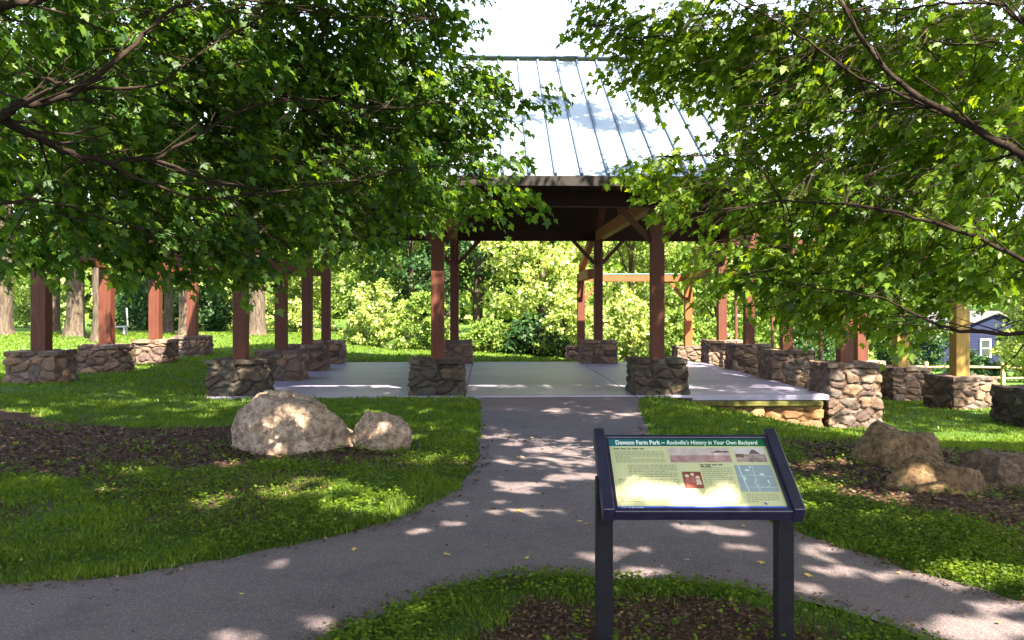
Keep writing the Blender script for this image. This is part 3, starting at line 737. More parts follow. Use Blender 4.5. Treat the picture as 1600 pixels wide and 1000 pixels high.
# ------------------------------------------------------------------ foliage machinery
MAPLE = np.array([(0, 0, 0), (.34, -.12, -.06), (.21, .14, -.02), (.40, .22, -.06), (.56, .42, -.12), (.24, .44, -.03), (.22, .60, -.06), (0, 1.0, -.14),
                  (-.22, .60, -.06), (-.24, .44, -.03), (-.56, .42, -.12), (-.40, .22, -.06), (-.21, .14, -.02), (-.34, -.12, -.06)], np.float32)
RHOMB = np.array([(0, 0, 0), (.36, .38, -.1), (0, 1.0, -.12), (-.36, .38, -.1)], np.float32)
OVAL = np.array([(0, 0, 0), (.26, .22, -.05), (.30, .55, -.08), (0, 1.0, -.14), (-.30, .55, -.08), (-.26, .22, -.05)], np.float32)
def leaf_verts(tmpl, c, d, nrm, size):
    """c positions, d tip directions, nrm face normals (n,3), size (n,)"""
    y = d/np.linalg.norm(d, axis=1, keepdims=True)
    x = np.cross(y, nrm); x /= np.maximum(np.linalg.norm(x, axis=1, keepdims=True), 1e-6); z = np.cross(x, y)
    s = size[:, None, None]
    return (c[:, None, :] + s*(tmpl[None, :, 0:1]*x[:, None, :] + tmpl[None, :, 1:2]*y[:, None, :] + tmpl[None, :, 2:3]*z[:, None, :]))
def ell_points(rs, n, c, r, hollow=0.0):
    u = rs.normal(size=(n, 3)); u /= np.linalg.norm(u, axis=1, keepdims=True)
    q = (hollow + (1-hollow)*rs.rand(n)**(1/2.2))
    return np.asarray(c) + u*q[:, None]*np.asarray(r)

def twigs(a, b, r0, r1, sag=0.0):
    """thin three sided twigs from a to b, as quads (n*3*segments, 4, 3)"""
    mid = (a+b)/2; mid[:, 2] += sag
    out = []
    for p, q, ra, rb in ((a, mid, r0, (r0+r1)/2), (mid, b, (r0+r1)/2, r1)):
        t = q-p; t /= np.maximum(np.linalg.norm(t, axis=1, keepdims=True), 1e-6)
        x = np.cross(t, [0, 0, 1.0]) + 1e-4; x /= np.linalg.norm(x, axis=1, keepdims=True); y = np.cross(t, x)
        for k in range(3):
            a0, a1 = 2*math.pi*k/3, 2*math.pi*(k+1)/3
            e0 = x*math.cos(a0)+y*math.sin(a0); e1 = x*math.cos(a1)+y*math.sin(a1)
            out.append(np.stack([p+e0*ra, p+e1*ra, q+e1*rb, q+e0*rb], 1))
    return np.concatenate(out)

S = np.array(SUN); SX, SY = S[0]/S[2], S[1]/S[2]
# holes cut through the crowns along the sun's direction to place sunlit patches
rg = np.random.RandomState(5)
gaps = []      # (x at z=0, y at z=0, radius)
def gap(px, py, wpx, hpx, n, r=(0.012, 0.075), z=0.0, D=None):
    if r[1] < 0.08 and D is None: n = int(n*1.7)
    for _ in range(n):
        a_, q = rg.rand()*2*math.pi, math.sqrt(rg.rand())
        qx, qy = px + wpx*q*math.cos(a_), py + hpx*q*math.sin(a_)
        if D is None: x, y = G(qx, qy, z); zz = z
        else: v = P(qx, qy, D); x, y, zz = v
        gaps.append((x - SX*zz, y - SY*zz, rg.uniform(*r)))
for a_ in [  # path
    (810, 760, 55, 8, 7, (0.05, 0.13)), (870, 745, 70, 6, 8, (0.05, 0.13)), (900, 722, 60, 5, 5), (800, 722, 25, 4, 3), (930, 700, 50, 4, 4), (960, 648, 40, 6, 6), (880, 688, 40, 4, 3),
    (780, 795, 25, 4, 3), (850, 800, 50, 6, 5), (700, 818, 20, 5, 3), (650, 828, 25, 4, 3), (930, 870, 30, 5, 4), (985, 858, 40, 6, 5), (1010, 890, 30, 4, 3),
    (1100, 820, 50, 10, 6), (1130, 830, 30, 6, 4), (1260, 860, 40, 12, 5), (1300, 890, 60, 6, 4), (1380, 895, 30, 6, 3), (1250, 918, 30, 5, 3), (1520, 975, 55, 12, 9, (0.05, 0.13)), (1560, 940, 40, 8, 3),
    (430, 872, 25, 6, 3), (500, 965, 25, 8, 3), (370, 993, 50, 8, 4), (640, 960, 15, 4, 2), (740, 785, 60, 4, 3), (1140, 855, 30, 5, 2), (960, 905, 20, 4, 1),
    # lawn left of the path
    (560, 790, 70, 22, 22, (0.05, 0.13)), (500, 760, 60, 15, 12, (0.05, 0.13)), (430, 775, 50, 8, 8, (0.05, 0.13)), (330, 785, 60, 10, 7, (0.05, 0.13)), (660, 720, 60, 10, 7, (0.05, 0.13)), (640, 645, 70, 8, 9, (0.05, 0.13)), (690, 665, 40, 8, 4), (560, 650, 30, 6, 3), (370, 690, 20, 5, 3), (60, 735, 25, 3, 2), (170, 770, 20, 5, 2),
    (60, 650, 70, 7, 8, (0.05, 0.13)), (190, 655, 30, 5, 5), (300, 645, 40, 8, 5, (0.05, 0.13)), (30, 585, 50, 12, 6, (0.05, 0.13)), (310, 592, 40, 5, 5), (170, 575, 50, 5, 4), (430, 725, 12, 3, 2),
    # right of the path
    (1390, 782, 30, 9, 7, (0.05, 0.13)), (1300, 722, 30, 8, 5), (1240, 728, 30, 8, 3), (1420, 820, 30, 5, 3), (1370, 810, 30, 4, 3), (1260, 795, 25, 6, 4), (1480, 900, 60, 14, 8, (0.05, 0.13)), (1570, 905, 40, 10, 5, (0.05, 0.13)), (1180, 740, 30, 8, 3)]:
    gap(*a_)
gap(1500, 672, 130, 7, 30, (0.15, 0.3), -0.4); gap(1330, 655, 90, 10, 14, (0.12, 0.25), -0.4)
gap(1340, 615, 45, 40, 16, (0.10, 0.2), 0, 15.1); gap(1230, 640, 90, 10, 14, (0.1, 0.2), 0, 15.0)
gap(1050, 770, 80, 16, 20, (0.035, 0.06), 0, 4.0); gap(985, 750, 18, 6, 3, (0.02, 0.04), 0, 4.1)
gap(1060, 595, 12, 15, 4, (0.05, 0.1), 0, 15.1)
gap(455, 635, 45, 12, 6, (0.04, 0.09), 0, 9.4); gap(580, 655, 25, 10, 3, (0.04, 0.08), 0, 9.5); gap(1415, 755, 12, 14, 3, (0.05, 0.08), 0, 7.6); gap(1450, 712, 30, 5, 3, (0.04, 0.07), 0, 7.9)
gap(580, 600, 60, 8, 4, (0.05, 0.12)); gap(620, 615, 30, 4, 3); gap(450, 590, 20, 5, 2)
gaps = np.array(gaps)
glow = [(P(px, py, D), rr) for px, py, D, rr in ((285, 55, 7.0, .28), (250, 90, 6.9, .16), (60, 60, 6.2, .22), (130, 20, 6.3, .2), (350, 110, 7.2, .15), (200, 200, 6.6, .14), (340, 330, 7.0, .16), (470, 245, 7.6, .14), (590, 225, 8.1, .2), (700, 225, 8.3, .2), (810, 240, 8.4, .25), (800, 160, 8.5, .16),
  (430, 390, 7.2, .2), (60, 290, 6.2, .2), (100, 400, 6.4, .14), (620, 40, 8.4, .2), (520, 330, 7.6, .16), (250, 380, 6.8, .16), (20, 180, 6.1, .12),
  (1280, 170, 7.0, .35), (1550, 290, 6.0, .45), (1500, 350, 6.3, .35), (1180, 230, 7.5, .25), (1230, 90, 7.3, .2), (1380, 60, 6.8, .35), (1520, 100, 6.4, .35), (1580, 40, 6.2, .3), (1350, 260, 6.8, .3), (1440, 180, 6.6, .25), (1090, 340, 7.7, .2), (1280, 480, 7.0, .22), (1400, 330, 6.7, .25), (1590, 200, 6.2, .3),
  (1200, 380, 7.3, .2), (1330, 440, 6.9, .2), (1470, 500, 6.6, .2), (1560, 470, 6.3, .25), (1090, 60, 7.9, .22), (1000, 290, 8.0, .15), (1300, 350, 7.0, .2))]
for _ in range(85):
    px_ = rg.uniform(0, 860); glow.append((P(px_, rg.uniform(0, 400 if px_ < 600 else 300), 6.3 + px_*0.0027 + rg.uniform(-.2, .5)), rg.uniform(.07, .16)))
for _ in range(120):
    px_ = rg.uniform(1000, 1600); glow.append((P(px_, rg.uniform(0, 480), 8.1 - (px_-1000)*0.003 + rg.uniform(-.2, .5)), rg.uniform(.08, .18)))
def carve(c):  # cuts leaves sunward of the patches and boughs meant to be lit
    gx = c[:, 0] - SX*c[:, 2]; gy = c[:, 1] - SY*c[:, 2]
    keep = np.ones(len(c), bool)
    for (x, y, r) in gaps:
        keep &= ((gx-x)**2 + ((gy-y)*0.8)**2) > (r+0.035)**2
    for p, r in glow:
        v = c - np.array(p); t = v @ S; q = np.linalg.norm(v - t[:, None]*S, axis=1)
        keep &= ~((t > 0.45) & (q < r))
    return keep

def crown_sprays(rs, lobes, origin, size=0.11, per=16):
    """leafy sprays: each a twig with leaves laid along it in a drooping flat fan"""
    Cs, Ds, Ns, Szs, A, B = [], [], [], [], [], []
    for (c, r, dens, sz) in lobes:
        vol = 4/3*math.pi*r[0]*r[1]*r[2]; ns = max(2, int(vol*dens/per))
        pts = ell_points(rs, ns, c, r, 0.15)
        out = pts - np.asarray(origin); out[:, 2] *= 0.35; out += rs.normal(size=out.shape)*np.linalg.norm(out, axis=1, keepdims=True)*0.45
        out /= np.linalg.norm(out, axis=1, keepdims=True); out[:, 2] = out[:, 2]*0.6 - 0.12
        L = rs.uniform(0.30, 0.60, ns)*sz/0.11
        tip = pts + out*L[:, None]
        A.append(pts - out*0.25*L[:, None]); B.append(tip)
        lat = np.cross(out, [0, 0, 1.0]); lat /= np.linalg.norm(lat, axis=1, keepdims=True)+1e-6
        for k in range(per):
            t = (k//2 + 0.5)/(per/2); side = -1 if k % 2 else 1
            sp = (1 - abs(t-0.45))*0.26*L
            c_ = pts + out*(L*t)[:, None] + lat*(side*sp*rs.uniform(0.15, 1.0, ns))[:, None]; c_[:, 2] += rs.normal(size=ns)*0.05 - 0.05*t
            d_ = out*0.7 + lat*side*0.7*(1.1-t) + rs.normal(size=(ns, 3))*0.30; d_[:, 2] -= 0.35 + 0.4*rs.rand(ns)
            n_ = rs.normal(size=(ns, 3))*0.50; n_[:, 2] += 1.0; n_[:, 1] -= 0.25
            Cs.append(c_); Ds.append(d_); Ns.append(n_); Szs.append(sz*rs.uniform(0.65, 1.2, ns))
    return [np.concatenate(v) for v in (Cs, Ds, Ns, Szs, A, B)]

def PL(px, py, D, rx, ry, rd, dens=1150, sz=0.080):
    D += 0.45
    s = D/F_PX; return (tuple(P(px, py, D)), (rx*s, rd, ry*s), dens, sz)

def maple(name, label, base, trunk_pts, trunk_rad, limbs, lobes, mat, seed):
    root = empty(name, base); tag(root, label, "tree", "maple trees framing the path")
    loc = Vector(base)
    m = MB(); m.tube([Vector(p)-loc for p in trunk_pts], trunk_rad, 14, rough=0.04, seed=seed); m.build("trunk", M['bark'], root, True)
    anchors = []
    for pts, r0, r1 in limbs:
        sp = smooth_curve([tuple(p) for p in pts], 5); k = len(sp)
        rr = [(r0 + (r1-r0)*i/(k-1))*0.48 for i in range(k)]
        rl = random.Random(k + seed)
        sp = [Vector(p) + Vector((rl.uniform(-1, 1), rl.uniform(-1, 1), rl.uniform(-1, 1)))*0.012 for p in sp]
        anchors += sp
        lm = MB().tube([p-loc for p in sp], rr, 7, rough=0.14, seed=seed+k)
        for q in range(3, k-1, 2):                        # side shoots forking off the limb
            dr = (sp[q+1]-sp[q-1]).normalized(); sd2 = dr.cross(Vector((0, 0, 1))).normalized()*rl.choice((-1, 1))
            d2 = (dr*0.8 + sd2*rl.uniform(0.3, 0.8) + Vector((0, 0, rl.uniform(-0.5, 0.5)))).normalized(); L_ = rl.uniform(0.25, 0.75)
            p0 = sp[q]-loc; p1 = p0 + d2*L_*0.5 + Vector((0, 0, rl.uniform(-.04, .04))); p2 = p0 + d2*L_ + Vector((0, 0, rl.uniform(-.1, .1)))
            lm.tube([p0, p1, p2], [rr[q]*0.45, rr[q]*0.28, 0.003], 5, rough=0.1, seed=q)
            lm.tube([p1, p1 + (d2+sd2*0.6+Vector((0, 0, rl.uniform(-.5, .5)))).normalized()*L_*0.45], [rr[q]*0.2, 0.002], 4, seed=q)
        lm.build("limb", M['twig'], root, True)
    rs = np.random.RandomState(seed)
    C, D_, N_, SZ, A, B = crown_sprays(rs, lobes, trunk_pts[-1])
    kp = carve(C); C, D_, N_, SZ = C[kp], D_[kp], N_[kp], SZ[kp]
    rnd = np.clip(rs.beta(2, 2.6, len(C)), 0, 1)
    vv = leaf_verts(MAPLE, C, D_, N_, SZ) - np.array(base)[None, None, :]
    crown = link("crown", np_mesh("crown", vv.reshape(-1, 3), len(MAPLE), rnd), mat, root)
    # twigs: one under each spray, plus branchlets from lobes back to the nearest limb
    an = np.array([tuple(p) for p in anchors])
    ta = [A]; tb = [B]; 
    tw = twigs(A, B, 0.0045, 0.0018, 0.02)
    sel = rs.rand(len(A)) < 0.16; P0 = A[sel]; near = []
    for i in range(0, len(P0), 500):
        q = P0[i:i+500]; d2 = ((q[:, None, :]-an[None])**2).sum(-1); near.append(an[(d2*rs.uniform(0.3, 1.0, d2.shape)).argmin(1)])
    near = np.concatenate(near); dist = np.linalg.norm(near-P0, axis=1); ok = dist < 1.3
    tw2 = twigs(near[ok], P0[ok], 0.006, 0.003, 0.06)
    tv = np.concatenate([tw, tw2]) - np.array(base)[None, None, :]
    link("twigs", np_mesh("twigs", tv.reshape(-1, 3), 4), M['twig'], root)
    return root, len(C)

# left maple ---------------------------------------------------------
LB = (-5.9, 5.4, 0.0)
Lf = []
for a_ in [(40, 50, 6.3, 150, 90, .9), (200, 60, 6.8, 150, 100, 1.0), (350, 50, 7.4, 150, 100, 1.1), (500, 60, 8.0, 130, 90, 1.1), (610, 20, 8.5, 100, 55, 1.0), (690, 20, 8.8, 55, 50, .7), (660, 75, 8.8, 45, 25, .4),
           (560, 150, 8.3, 120, 60, .9), (660, 165, 8.4, 110, 42, .8), (760, 150, 8.6, 75, 38, .5), (815, 135, 8.7, 42, 24, .3), (700, 115, 8.6, 60, 18, .4),
           (440, 160, 7.7, 140, 80, 1.1), (290, 180, 7.0, 160, 90, 1.0), (110, 190, 6.5, 160, 90, 1.0), (0, 280, 6.2, 120, 90, .9),
           (160, 300, 6.6, 160, 70, .9), (320, 300, 7.1, 150, 80, 1.0), (470, 280, 7.6, 140, 70, 1.0), (590, 260, 8.1, 110, 60, .9), (690, 240, 8.4, 90, 38, .6), (780, 240, 8.5, 60, 20, .35),
           (640, 310, 8.2, 90, 40, .7), (750, 305, 8.3, 80, 30, .5), (825, 300, 8.4, 45, 15, .3), (560, 360, 7.9, 60, 50, .5), (460, 360, 7.6, 80, 48, .6), (370, 385, 7.3, 80, 45, .6), (240, 375, 6.9, 100, 50, .7), (110, 365, 6.5, 110, 45, .7), (10, 375, 6.3, 90, 40, .6),
           (395, 425, 7.4, 30, 22, .3), (220, 420, 6.9, 45, 18, .35), (575, 405, 8.0, 26, 30, .3), (300, 430, 7.1, 20, 12, .2), (20, 430, 6.3, 25, 22, .2)]:
    Lf.append(PL(*a_))
# unseen crown lobes added above and behind the viewer to shade the ground
def shade_lobes(seed, xr, yr, zr, n, r, dens=290, sz=0.14):
    rs = np.random.RandomState(seed); out = []
    for i in range(n):
        x, y, z = rs.uniform(*xr), rs.uniform(*yr), rs.uniform(*zr)
        rr = rs.uniform(*r)
        # stay above the frame's upper edge
        zmin = CAMZ + max(y + rr, 0.5)*(HY/F_PX) + rr*0.45 + 0.25
        out.append(((x, y, max(z, zmin)), (rr, rr, rr*0.45), dens, sz))
    return out
for a_ in [(560, 120, 8.8, 90, 50, .6), (620, 205, 8.8, 110, 40, .6), (500, 235, 8.6, 100, 50, .7), (700, 200, 8.9, 70, 30, .4), (300, 110, 8.3, 160, 90, .8), (120, 120, 8.0, 150, 100, .8), (420, 230, 8.4, 120, 80, .7), (200, 250, 8.0, 170, 80, .8), (660, 130, 8.9, 70, 26, .4), (690, 105, 8.6, 80, 24, .5), (630, 110, 8.8, 90, 35, .5), (730, 185, 8.7, 60, 22, .4), (650, 215, 8.7, 110, 35, .5)]: Lf.append(PL(*a_))
Lf += shade_lobes(1, (-7.5, 1.5), (-3.5, 8), (5.3, 8.5), 42, (1.1, 1.8))
Lf += shade_lobes(2, (-11, -3), (6, 15), (6.5, 9.5), 28, (1.1, 1.7), 260)
Lf += shade_lobes(14, (-5, 3), (9.2, 11), (7.0, 8.5), 12, (0.9, 1.2), 330)
Lf += shade_lobes(11, (-6, 3), (4.5, 10), (7.0, 9.0), 24, (1.1, 1.6), 290)
Pl = lambda *q: P(*q)
T0 = Vector(LB)
PP = P
P = lambda x_, y_, d_: PP(x_, y_, d_ - 0.55)      # the main boughs hang on the near side of the leaves
limbsL = [
 ([T0+Vector((0.1, 0, 2.2)), P(-60, 200, 6.0), P(25, 165, 6.2), P(80, 158, 6.3), P(135, 130, 6.4), P(200, 76, 6.6), P(255, 28, 6.8), P(310, -10, 7.0), P(380, -60, 7.2)], 0.075, 0.016),
 ([P(75, 122, 6.4), P(130, 138, 6.5), P(240, 134, 6.8), P(300, 92, 7.0), P(410, 25, 7.4), P(450, -10, 7.6)], 0.030, 0.008),
 ([T0+Vector((0.1, 0.1, 2.0)), P(-120, 130, 6.0), P(0, 185, 6.1), P(60, 215, 6.3), P(110, 238, 6.5), P(165, 252, 6.7), P(240, 250, 6.9), P(340, 285, 7.2), P(450, 300, 7.6)], 0.085, 0.010),
 ([P(240, 250, 6.9), P(330, 200, 7.2), P(400, 165, 7.5), P(500, 155, 7.9), P(600, 170, 8.2), P(700, 160, 8.4), P(800, 150, 8.6)], 0.026, 0.006),
 ([P(165, 252, 6.7), P(300, 310, 7.0), P(420, 300, 7.4), P(560, 280, 8.0), P(680, 260, 8.3), P(790, 290, 8.4)], 0.026, 0.006),
 ([T0+Vector((0, 0, 2.6)), P(-100, 60, 5.8), P(0, 10, 6.0), P(60, 0, 6.2), P(200, -60, 6.5), P(420, -120, 7)], 0.085, 0.02),
 ([P(-120, 340, 6.0), P(0, 320, 6.2), P(60, 313, 6.4), P(200, 350, 6.8), P(330, 380, 7.1)], 0.030, 0.006),
 ([P(310, -10, 7.0), P(450, 10, 7.8), P(560, 30, 8.2), P(680, 30, 8.6)], 0.022, 0.006),
 ([P(340, 285, 7.2), P(380, 350, 7.3), P(400, 410, 7.4)], 0.012, 0.004),
 ([T0+Vector((0, 0, 3.6)), Vector((-4.0, 3.5, 6.0)), Vector((-2.0, 1.5, 7.0)), Vector((0.5, -0.5, 7.4))], 0.11, 0.03),
 ([T0+Vector((0, 0, 3.8)), Vector((-5.0, 7.5, 6.2)), Vector((-5.2, 9.5, 7.6)), Vector((-5.6, 12, 8.4))], 0.11, 0.03)]
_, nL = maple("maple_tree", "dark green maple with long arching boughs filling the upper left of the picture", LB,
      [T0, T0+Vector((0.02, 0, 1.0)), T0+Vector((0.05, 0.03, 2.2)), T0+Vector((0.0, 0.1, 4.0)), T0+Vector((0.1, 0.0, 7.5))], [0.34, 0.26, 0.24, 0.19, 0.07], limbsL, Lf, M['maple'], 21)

# right maple --------------------------------------------------------
RB = (5.9, 6.6, -0.15); T1 = Vector(RB)
P = PP
Rf = []
for a_ in [(930, 25, 8.6, 38, 28, .4), (990, 20, 8.4, 70, 45, .7), (1000, 95, 8.3, 60, 38, .5), (1060, 70, 8.1, 80, 60, .8), (1040, 140, 8.2, 40, 16, .3), (1150, 50, 7.8, 100, 75, 1.0), (1270, 70, 7.4, 120, 100, 1.1), (1400, 60, 7.0, 130, 90, 1.0), (1530, 50, 6.6, 120, 90, .9),
           (1200, 150, 7.6, 70, 70, .8), (1300, 190, 7.2, 100, 90, .9), (1420, 210, 6.9, 110, 80, .9), (1540, 200, 6.5, 110, 90, .9),
           (980, 243, 8.2, 45, 16, .3), (1050, 255, 8.0, 70, 32, .5), (1010, 285, 8.1, 40, 18, .3), (1120, 250, 7.8, 80, 50, .7), (1170, 310, 7.6, 110, 50, .8), (1085, 312, 7.9, 60, 32, .5), (1290, 300, 7.2, 120, 70, .9), (1420, 310, 6.8, 120, 70, .9), (1550, 310, 6.3, 110, 80, .8),
           (1165, 390, 7.7, 60, 45, .6), (1230, 400, 7.4, 110, 55, .8), (1350, 410, 7.0, 120, 60, .8), (1470, 410, 6.6, 120, 60, .8), (1580, 400, 6.3, 90, 60, .7),
           (1180, 445, 7.5, 70, 28, .5), (1280, 470, 7.2, 90, 34, .6), (1390, 478, 6.9, 90, 34, .6), (1460, 468, 6.7, 50, 26, .5), (1560, 430, 6.4, 60, 22, .4), (1430, 508, 6.8, 30, 12, .25)]:
    Rf.append(PL(*a_, 1080, 0.083))
for a_ in [(1500, 150, 8.3, 130, 100, .8), (1400, 250, 8.4, 130, 90, .8), (1250, 130, 8.6, 110, 80, .7), (1560, 330, 8.0, 110, 80, .8), (1330, 350, 8.3, 120, 60, .7), (1150, 100, 8.7, 60, 60, .6), (1580, 60, 8.0, 90, 80, .7), (1610, 140, 7.2, 80, 80, .7), (1620, 250, 7.2, 80, 80, .7), (1570, 200, 8.2, 90, 90, .6), (1350, 485, 7.3, 80, 24, .4), (1435, 498, 7.2, 60, 20, .35), (1290, 478, 7.5, 70, 22, .4), (1500, 150, 7.6, 100, 80, .6), (1420, 80, 8.3, 110, 80, .7), (1500, 420, 8.0, 100, 40, .6), (1220, 260, 8.6, 80, 60, .6)]: Rf.append(PL(*a_, 900, 0.083))
Rf += shade_lobes(3, (2.0, 10.5), (-3.0, 8.5), (5.0, 8.5), 34, (1.0, 1.6), 270)
Rf += shade_lobes(6, (-1.5, 3.5), (-4.5, 3.5), (5.0, 8.0), 14, (1.0, 1.6), 300)
Rf += shade_lobes(15, (3, 10), (9.2, 11.2), (7.0, 8.5), 12, (0.9, 1.2), 330) + shade_lobes(16, (8.5, 13.5), (8.5, 15.5), (7.0, 9.5), 22, (1.0, 1.6), 240)
Rf += shade_lobes(12, (2, 9.5), (3.5, 10.5), (7.0, 9.0), 20, (1.1, 1.6), 290) + shade_lobes(13, (1, 6.5), (-1.5, 5.5), (6.0, 8.0), 16, (1.1, 1.6), 290)
for (px, py, rx, ry) in ((905, 178, .55, .40), (950, 200, .60, .30), (865, 165, .40, .22), (1000, 205, .35, .12), (960, 112, .5, .10), (1010, 128, .5, .08), (820, 190, .35, .14), (880, 105, .5, .08)):
    t_ = (278.0-py)/(278-97); t_ = t_*14.55/(19.8 - t_*(19.8-14.55))      # along the front roof slope
    D_r = 14.55 + 5.25*t_; q = Vector(((px-CX)*D_r/F_PX, D_r, 3.78 + 3.44*t_)); q += SUN*(5.2/SUN.z)
    Rf.append((tuple(q), (rx, ry*1.6, 0.22), 3200, 0.12))  # unseen leaf discs placed sunward to cast shadow patches on the roof
P = lambda x_, y_, d_: PP(x_, y_, d_ - 0.55)
limbsR = [
 ([T1+Vector((-0.1, 0, 2.4)), P(1680, 270, 6.6), P(1575, 228, 6.7), P(1500, 186, 6.8), P(1420, 140, 6.9), P(1360, 80, 7.0), P(1312, 0, 7.1), P(1290, -60, 7.2)], 0.075, 0.022),
 ([P(1500, 186, 6.8), P(1400, 146, 7.0), P(1340, 120, 7.2), P(1262, 66, 7.4), P(1200, 25, 7.6), P(1120, -10, 7.8)], 0.030, 0.010),
 ([T1+Vector((-0.1, 0, 2.9)), P(1680, 100, 6.4), P(1600, 36, 6.5), P(1560, 8, 6.6), P(1490, 5, 6.7), P(1400, 15, 7.0), P(1250, 20, 7.4)], 0.045, 0.008),
 ([T1+Vector((-0.1, 0, 1.6)), P(1640, 420, 6.6), P(1530, 370, 6.7), P(1430, 340, 6.9), P(1340, 320, 7.1), P(1225, 315, 7.4), P(1090, 330, 7.8), P(1020, 290, 8.1)], 0.040, 0.006),
 ([T1+Vector((-0.1, 0, 1.25)), P(1700, 510, 6.3), P(1600, 519, 6.4), P(1500, 516, 6.6), P(1450, 500, 6.7), P(1380, 468, 6.9), P(1280, 450, 7.1), P(1160, 430, 7.5)], 0.040, 0.006),
 ([P(1430, 70, 7.0), P(1465, 67, 6.9), P(1560, 66, 6.7)], 0.012, 0.018),
 ([P(1225, 315, 7.4), P(1170, 250, 7.6), P(1080, 245, 7.9), P(970, 245, 8.2)], 0.014, 0.004),
 ([P(1120, -10, 7.8), P(1080, 40, 8.0), P(1000, 60, 8.3), P(920, 40, 8.6)], 0.014, 0.004),
 ([T1+Vector((0, 0, 3.6)), Vector((5.0, 4.5, 6.0)), Vector((4.2, 2.0, 7.0)), Vector((2.5, 0, 7.4)), Vector((1, -2, 7.5))], 0.12, 0.03),
 ([T1+Vector((0, 0, 4.2)), Vector((5.4, 9.0, 7.5)), Vector((4.6, 11.5, 9.5)), Vector((4.1, 13.2, 10.3))], 0.10, 0.03)]
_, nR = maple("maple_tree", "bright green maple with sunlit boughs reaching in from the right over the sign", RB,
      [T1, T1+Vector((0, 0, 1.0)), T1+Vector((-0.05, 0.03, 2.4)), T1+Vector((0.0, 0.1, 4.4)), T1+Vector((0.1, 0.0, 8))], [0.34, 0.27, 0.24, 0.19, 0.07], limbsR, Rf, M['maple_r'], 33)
P = PP
print("maple leaves", nL, nR)

# ------------------------------------------------------------------ background trees and shrubs
def woody(name, label, cat, group, px, D, h, cb, rad, nleaf, mat, seed, trunk_r=0.16, lsize=0.19, lobes=14, tilt=0.0, bark='bark', base=None):
    x, y = ((px-CX)*D/F_PX, D) if base is None else base
    z = float(ground_z(np.array([x]), np.array([y]))[0]) - 0.05
    rs = np.random.RandomState(seed); root = empty(name, (x, y, z)); tag(root, label, cat, group)
    m = MB(); top = Vector((tilt*h, 0, h*0.85))
    m.tube([(0, 0, 0), (top.x*0.1+0.03, 0, h*0.04), tuple(top*0.35+Vector((0.08, 0.05, 0))), tuple(top*0.7), tuple(top)], [trunk_r*1.5, trunk_r*1.08, trunk_r*0.9, trunk_r*0.5, trunk_r*0.12], 10, rough=0.06, seed=seed)
    cs = []
    for i in range(lobes):
        t = (i+0.5)/lobes; zz = cb + (h-cb)*(0.10 + 0.86*t)
        w = rad*(math.sin(math.pi*min(1, 0.18+0.80*t))**0.7)
        a_ = i*2.4 + rs.rand(); q = w*rs.uniform(0.35, 0.75)
        cs.append(np.array((q*math.cos(a_)+tilt*zz, q*math.sin(a_), zz)))
        st = Vector((tilt*zz*0.6, 0, max(0.15, zz*0.62)))
        m.tube([st, (st+Vector(cs[-1]))/2+Vector((0, 0, 0.15)), Vector(cs[-1])], [trunk_r*0.38, trunk_r*0.22, trunk_r*0.07], 5, rough=0.1, seed=i)
    m.build("trunk", M[bark], root, True)
    per = nleaf//lobes; C = []
    for c in cs:
        r = rad*rs.uniform(0.36, 0.56); nc = 26
        sub = ell_points(rs, nc, c, (r, r, r*0.75), 0.55)
        k = rs.randint(0, nc, per); C.append(sub[k] + rs.normal(size=(per, 3))*np.array([0.11, 0.11, 0.07])*rad*0.55)
    C = np.concatenate(C); C[:, 2] = np.maximum(C[:, 2], 0.04)
    Dd = rs.normal(size=(len(C), 3)); Dd[:, 2] -= 0.5
    Nn = rs.normal(size=(len(C), 3))*0.7; Nn[:, 2] += 0.8
    vv = leaf_verts(RHOMB if lsize < 0.3 else RHOMB, C, Dd, Nn, lsize*rs.uniform(0.6, 1.25, len(C)))
    link("crown", np_mesh("crown", vv.reshape(-1, 3), 4, np.clip(rs.beta(2, 2.2, len(C)), 0, 1)), mat, root)
    return root
GB = "woodland trees behind the pavilion"
T = lambda label, *a, **k: woody("woodland_tree", label, "tree", GB, *a, **k)
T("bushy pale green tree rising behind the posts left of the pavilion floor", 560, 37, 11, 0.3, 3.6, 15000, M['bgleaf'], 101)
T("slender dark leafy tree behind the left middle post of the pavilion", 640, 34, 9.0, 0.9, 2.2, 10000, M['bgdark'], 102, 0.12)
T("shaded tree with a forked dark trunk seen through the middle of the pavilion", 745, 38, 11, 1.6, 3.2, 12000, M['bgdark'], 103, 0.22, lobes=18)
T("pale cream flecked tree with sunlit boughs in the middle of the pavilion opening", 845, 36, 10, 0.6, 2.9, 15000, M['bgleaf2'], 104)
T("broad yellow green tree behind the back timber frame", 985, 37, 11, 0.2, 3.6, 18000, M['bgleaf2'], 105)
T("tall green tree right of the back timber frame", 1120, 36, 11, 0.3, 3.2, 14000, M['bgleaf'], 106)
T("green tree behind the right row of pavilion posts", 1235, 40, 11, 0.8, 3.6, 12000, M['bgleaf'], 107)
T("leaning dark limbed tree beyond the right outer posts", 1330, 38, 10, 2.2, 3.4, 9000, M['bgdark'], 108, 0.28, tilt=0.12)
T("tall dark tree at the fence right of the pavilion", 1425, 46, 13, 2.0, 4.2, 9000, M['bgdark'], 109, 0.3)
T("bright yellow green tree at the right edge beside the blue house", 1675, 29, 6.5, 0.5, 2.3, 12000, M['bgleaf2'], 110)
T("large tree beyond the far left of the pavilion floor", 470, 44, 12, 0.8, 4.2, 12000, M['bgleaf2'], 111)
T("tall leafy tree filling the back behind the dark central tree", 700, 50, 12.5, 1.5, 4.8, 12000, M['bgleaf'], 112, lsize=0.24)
T("tall leafy tree furthest back behind the cream flecked tree", 900, 52, 13, 1.0, 5.0, 12000, M['bgleaf'], 113, lsize=0.24)
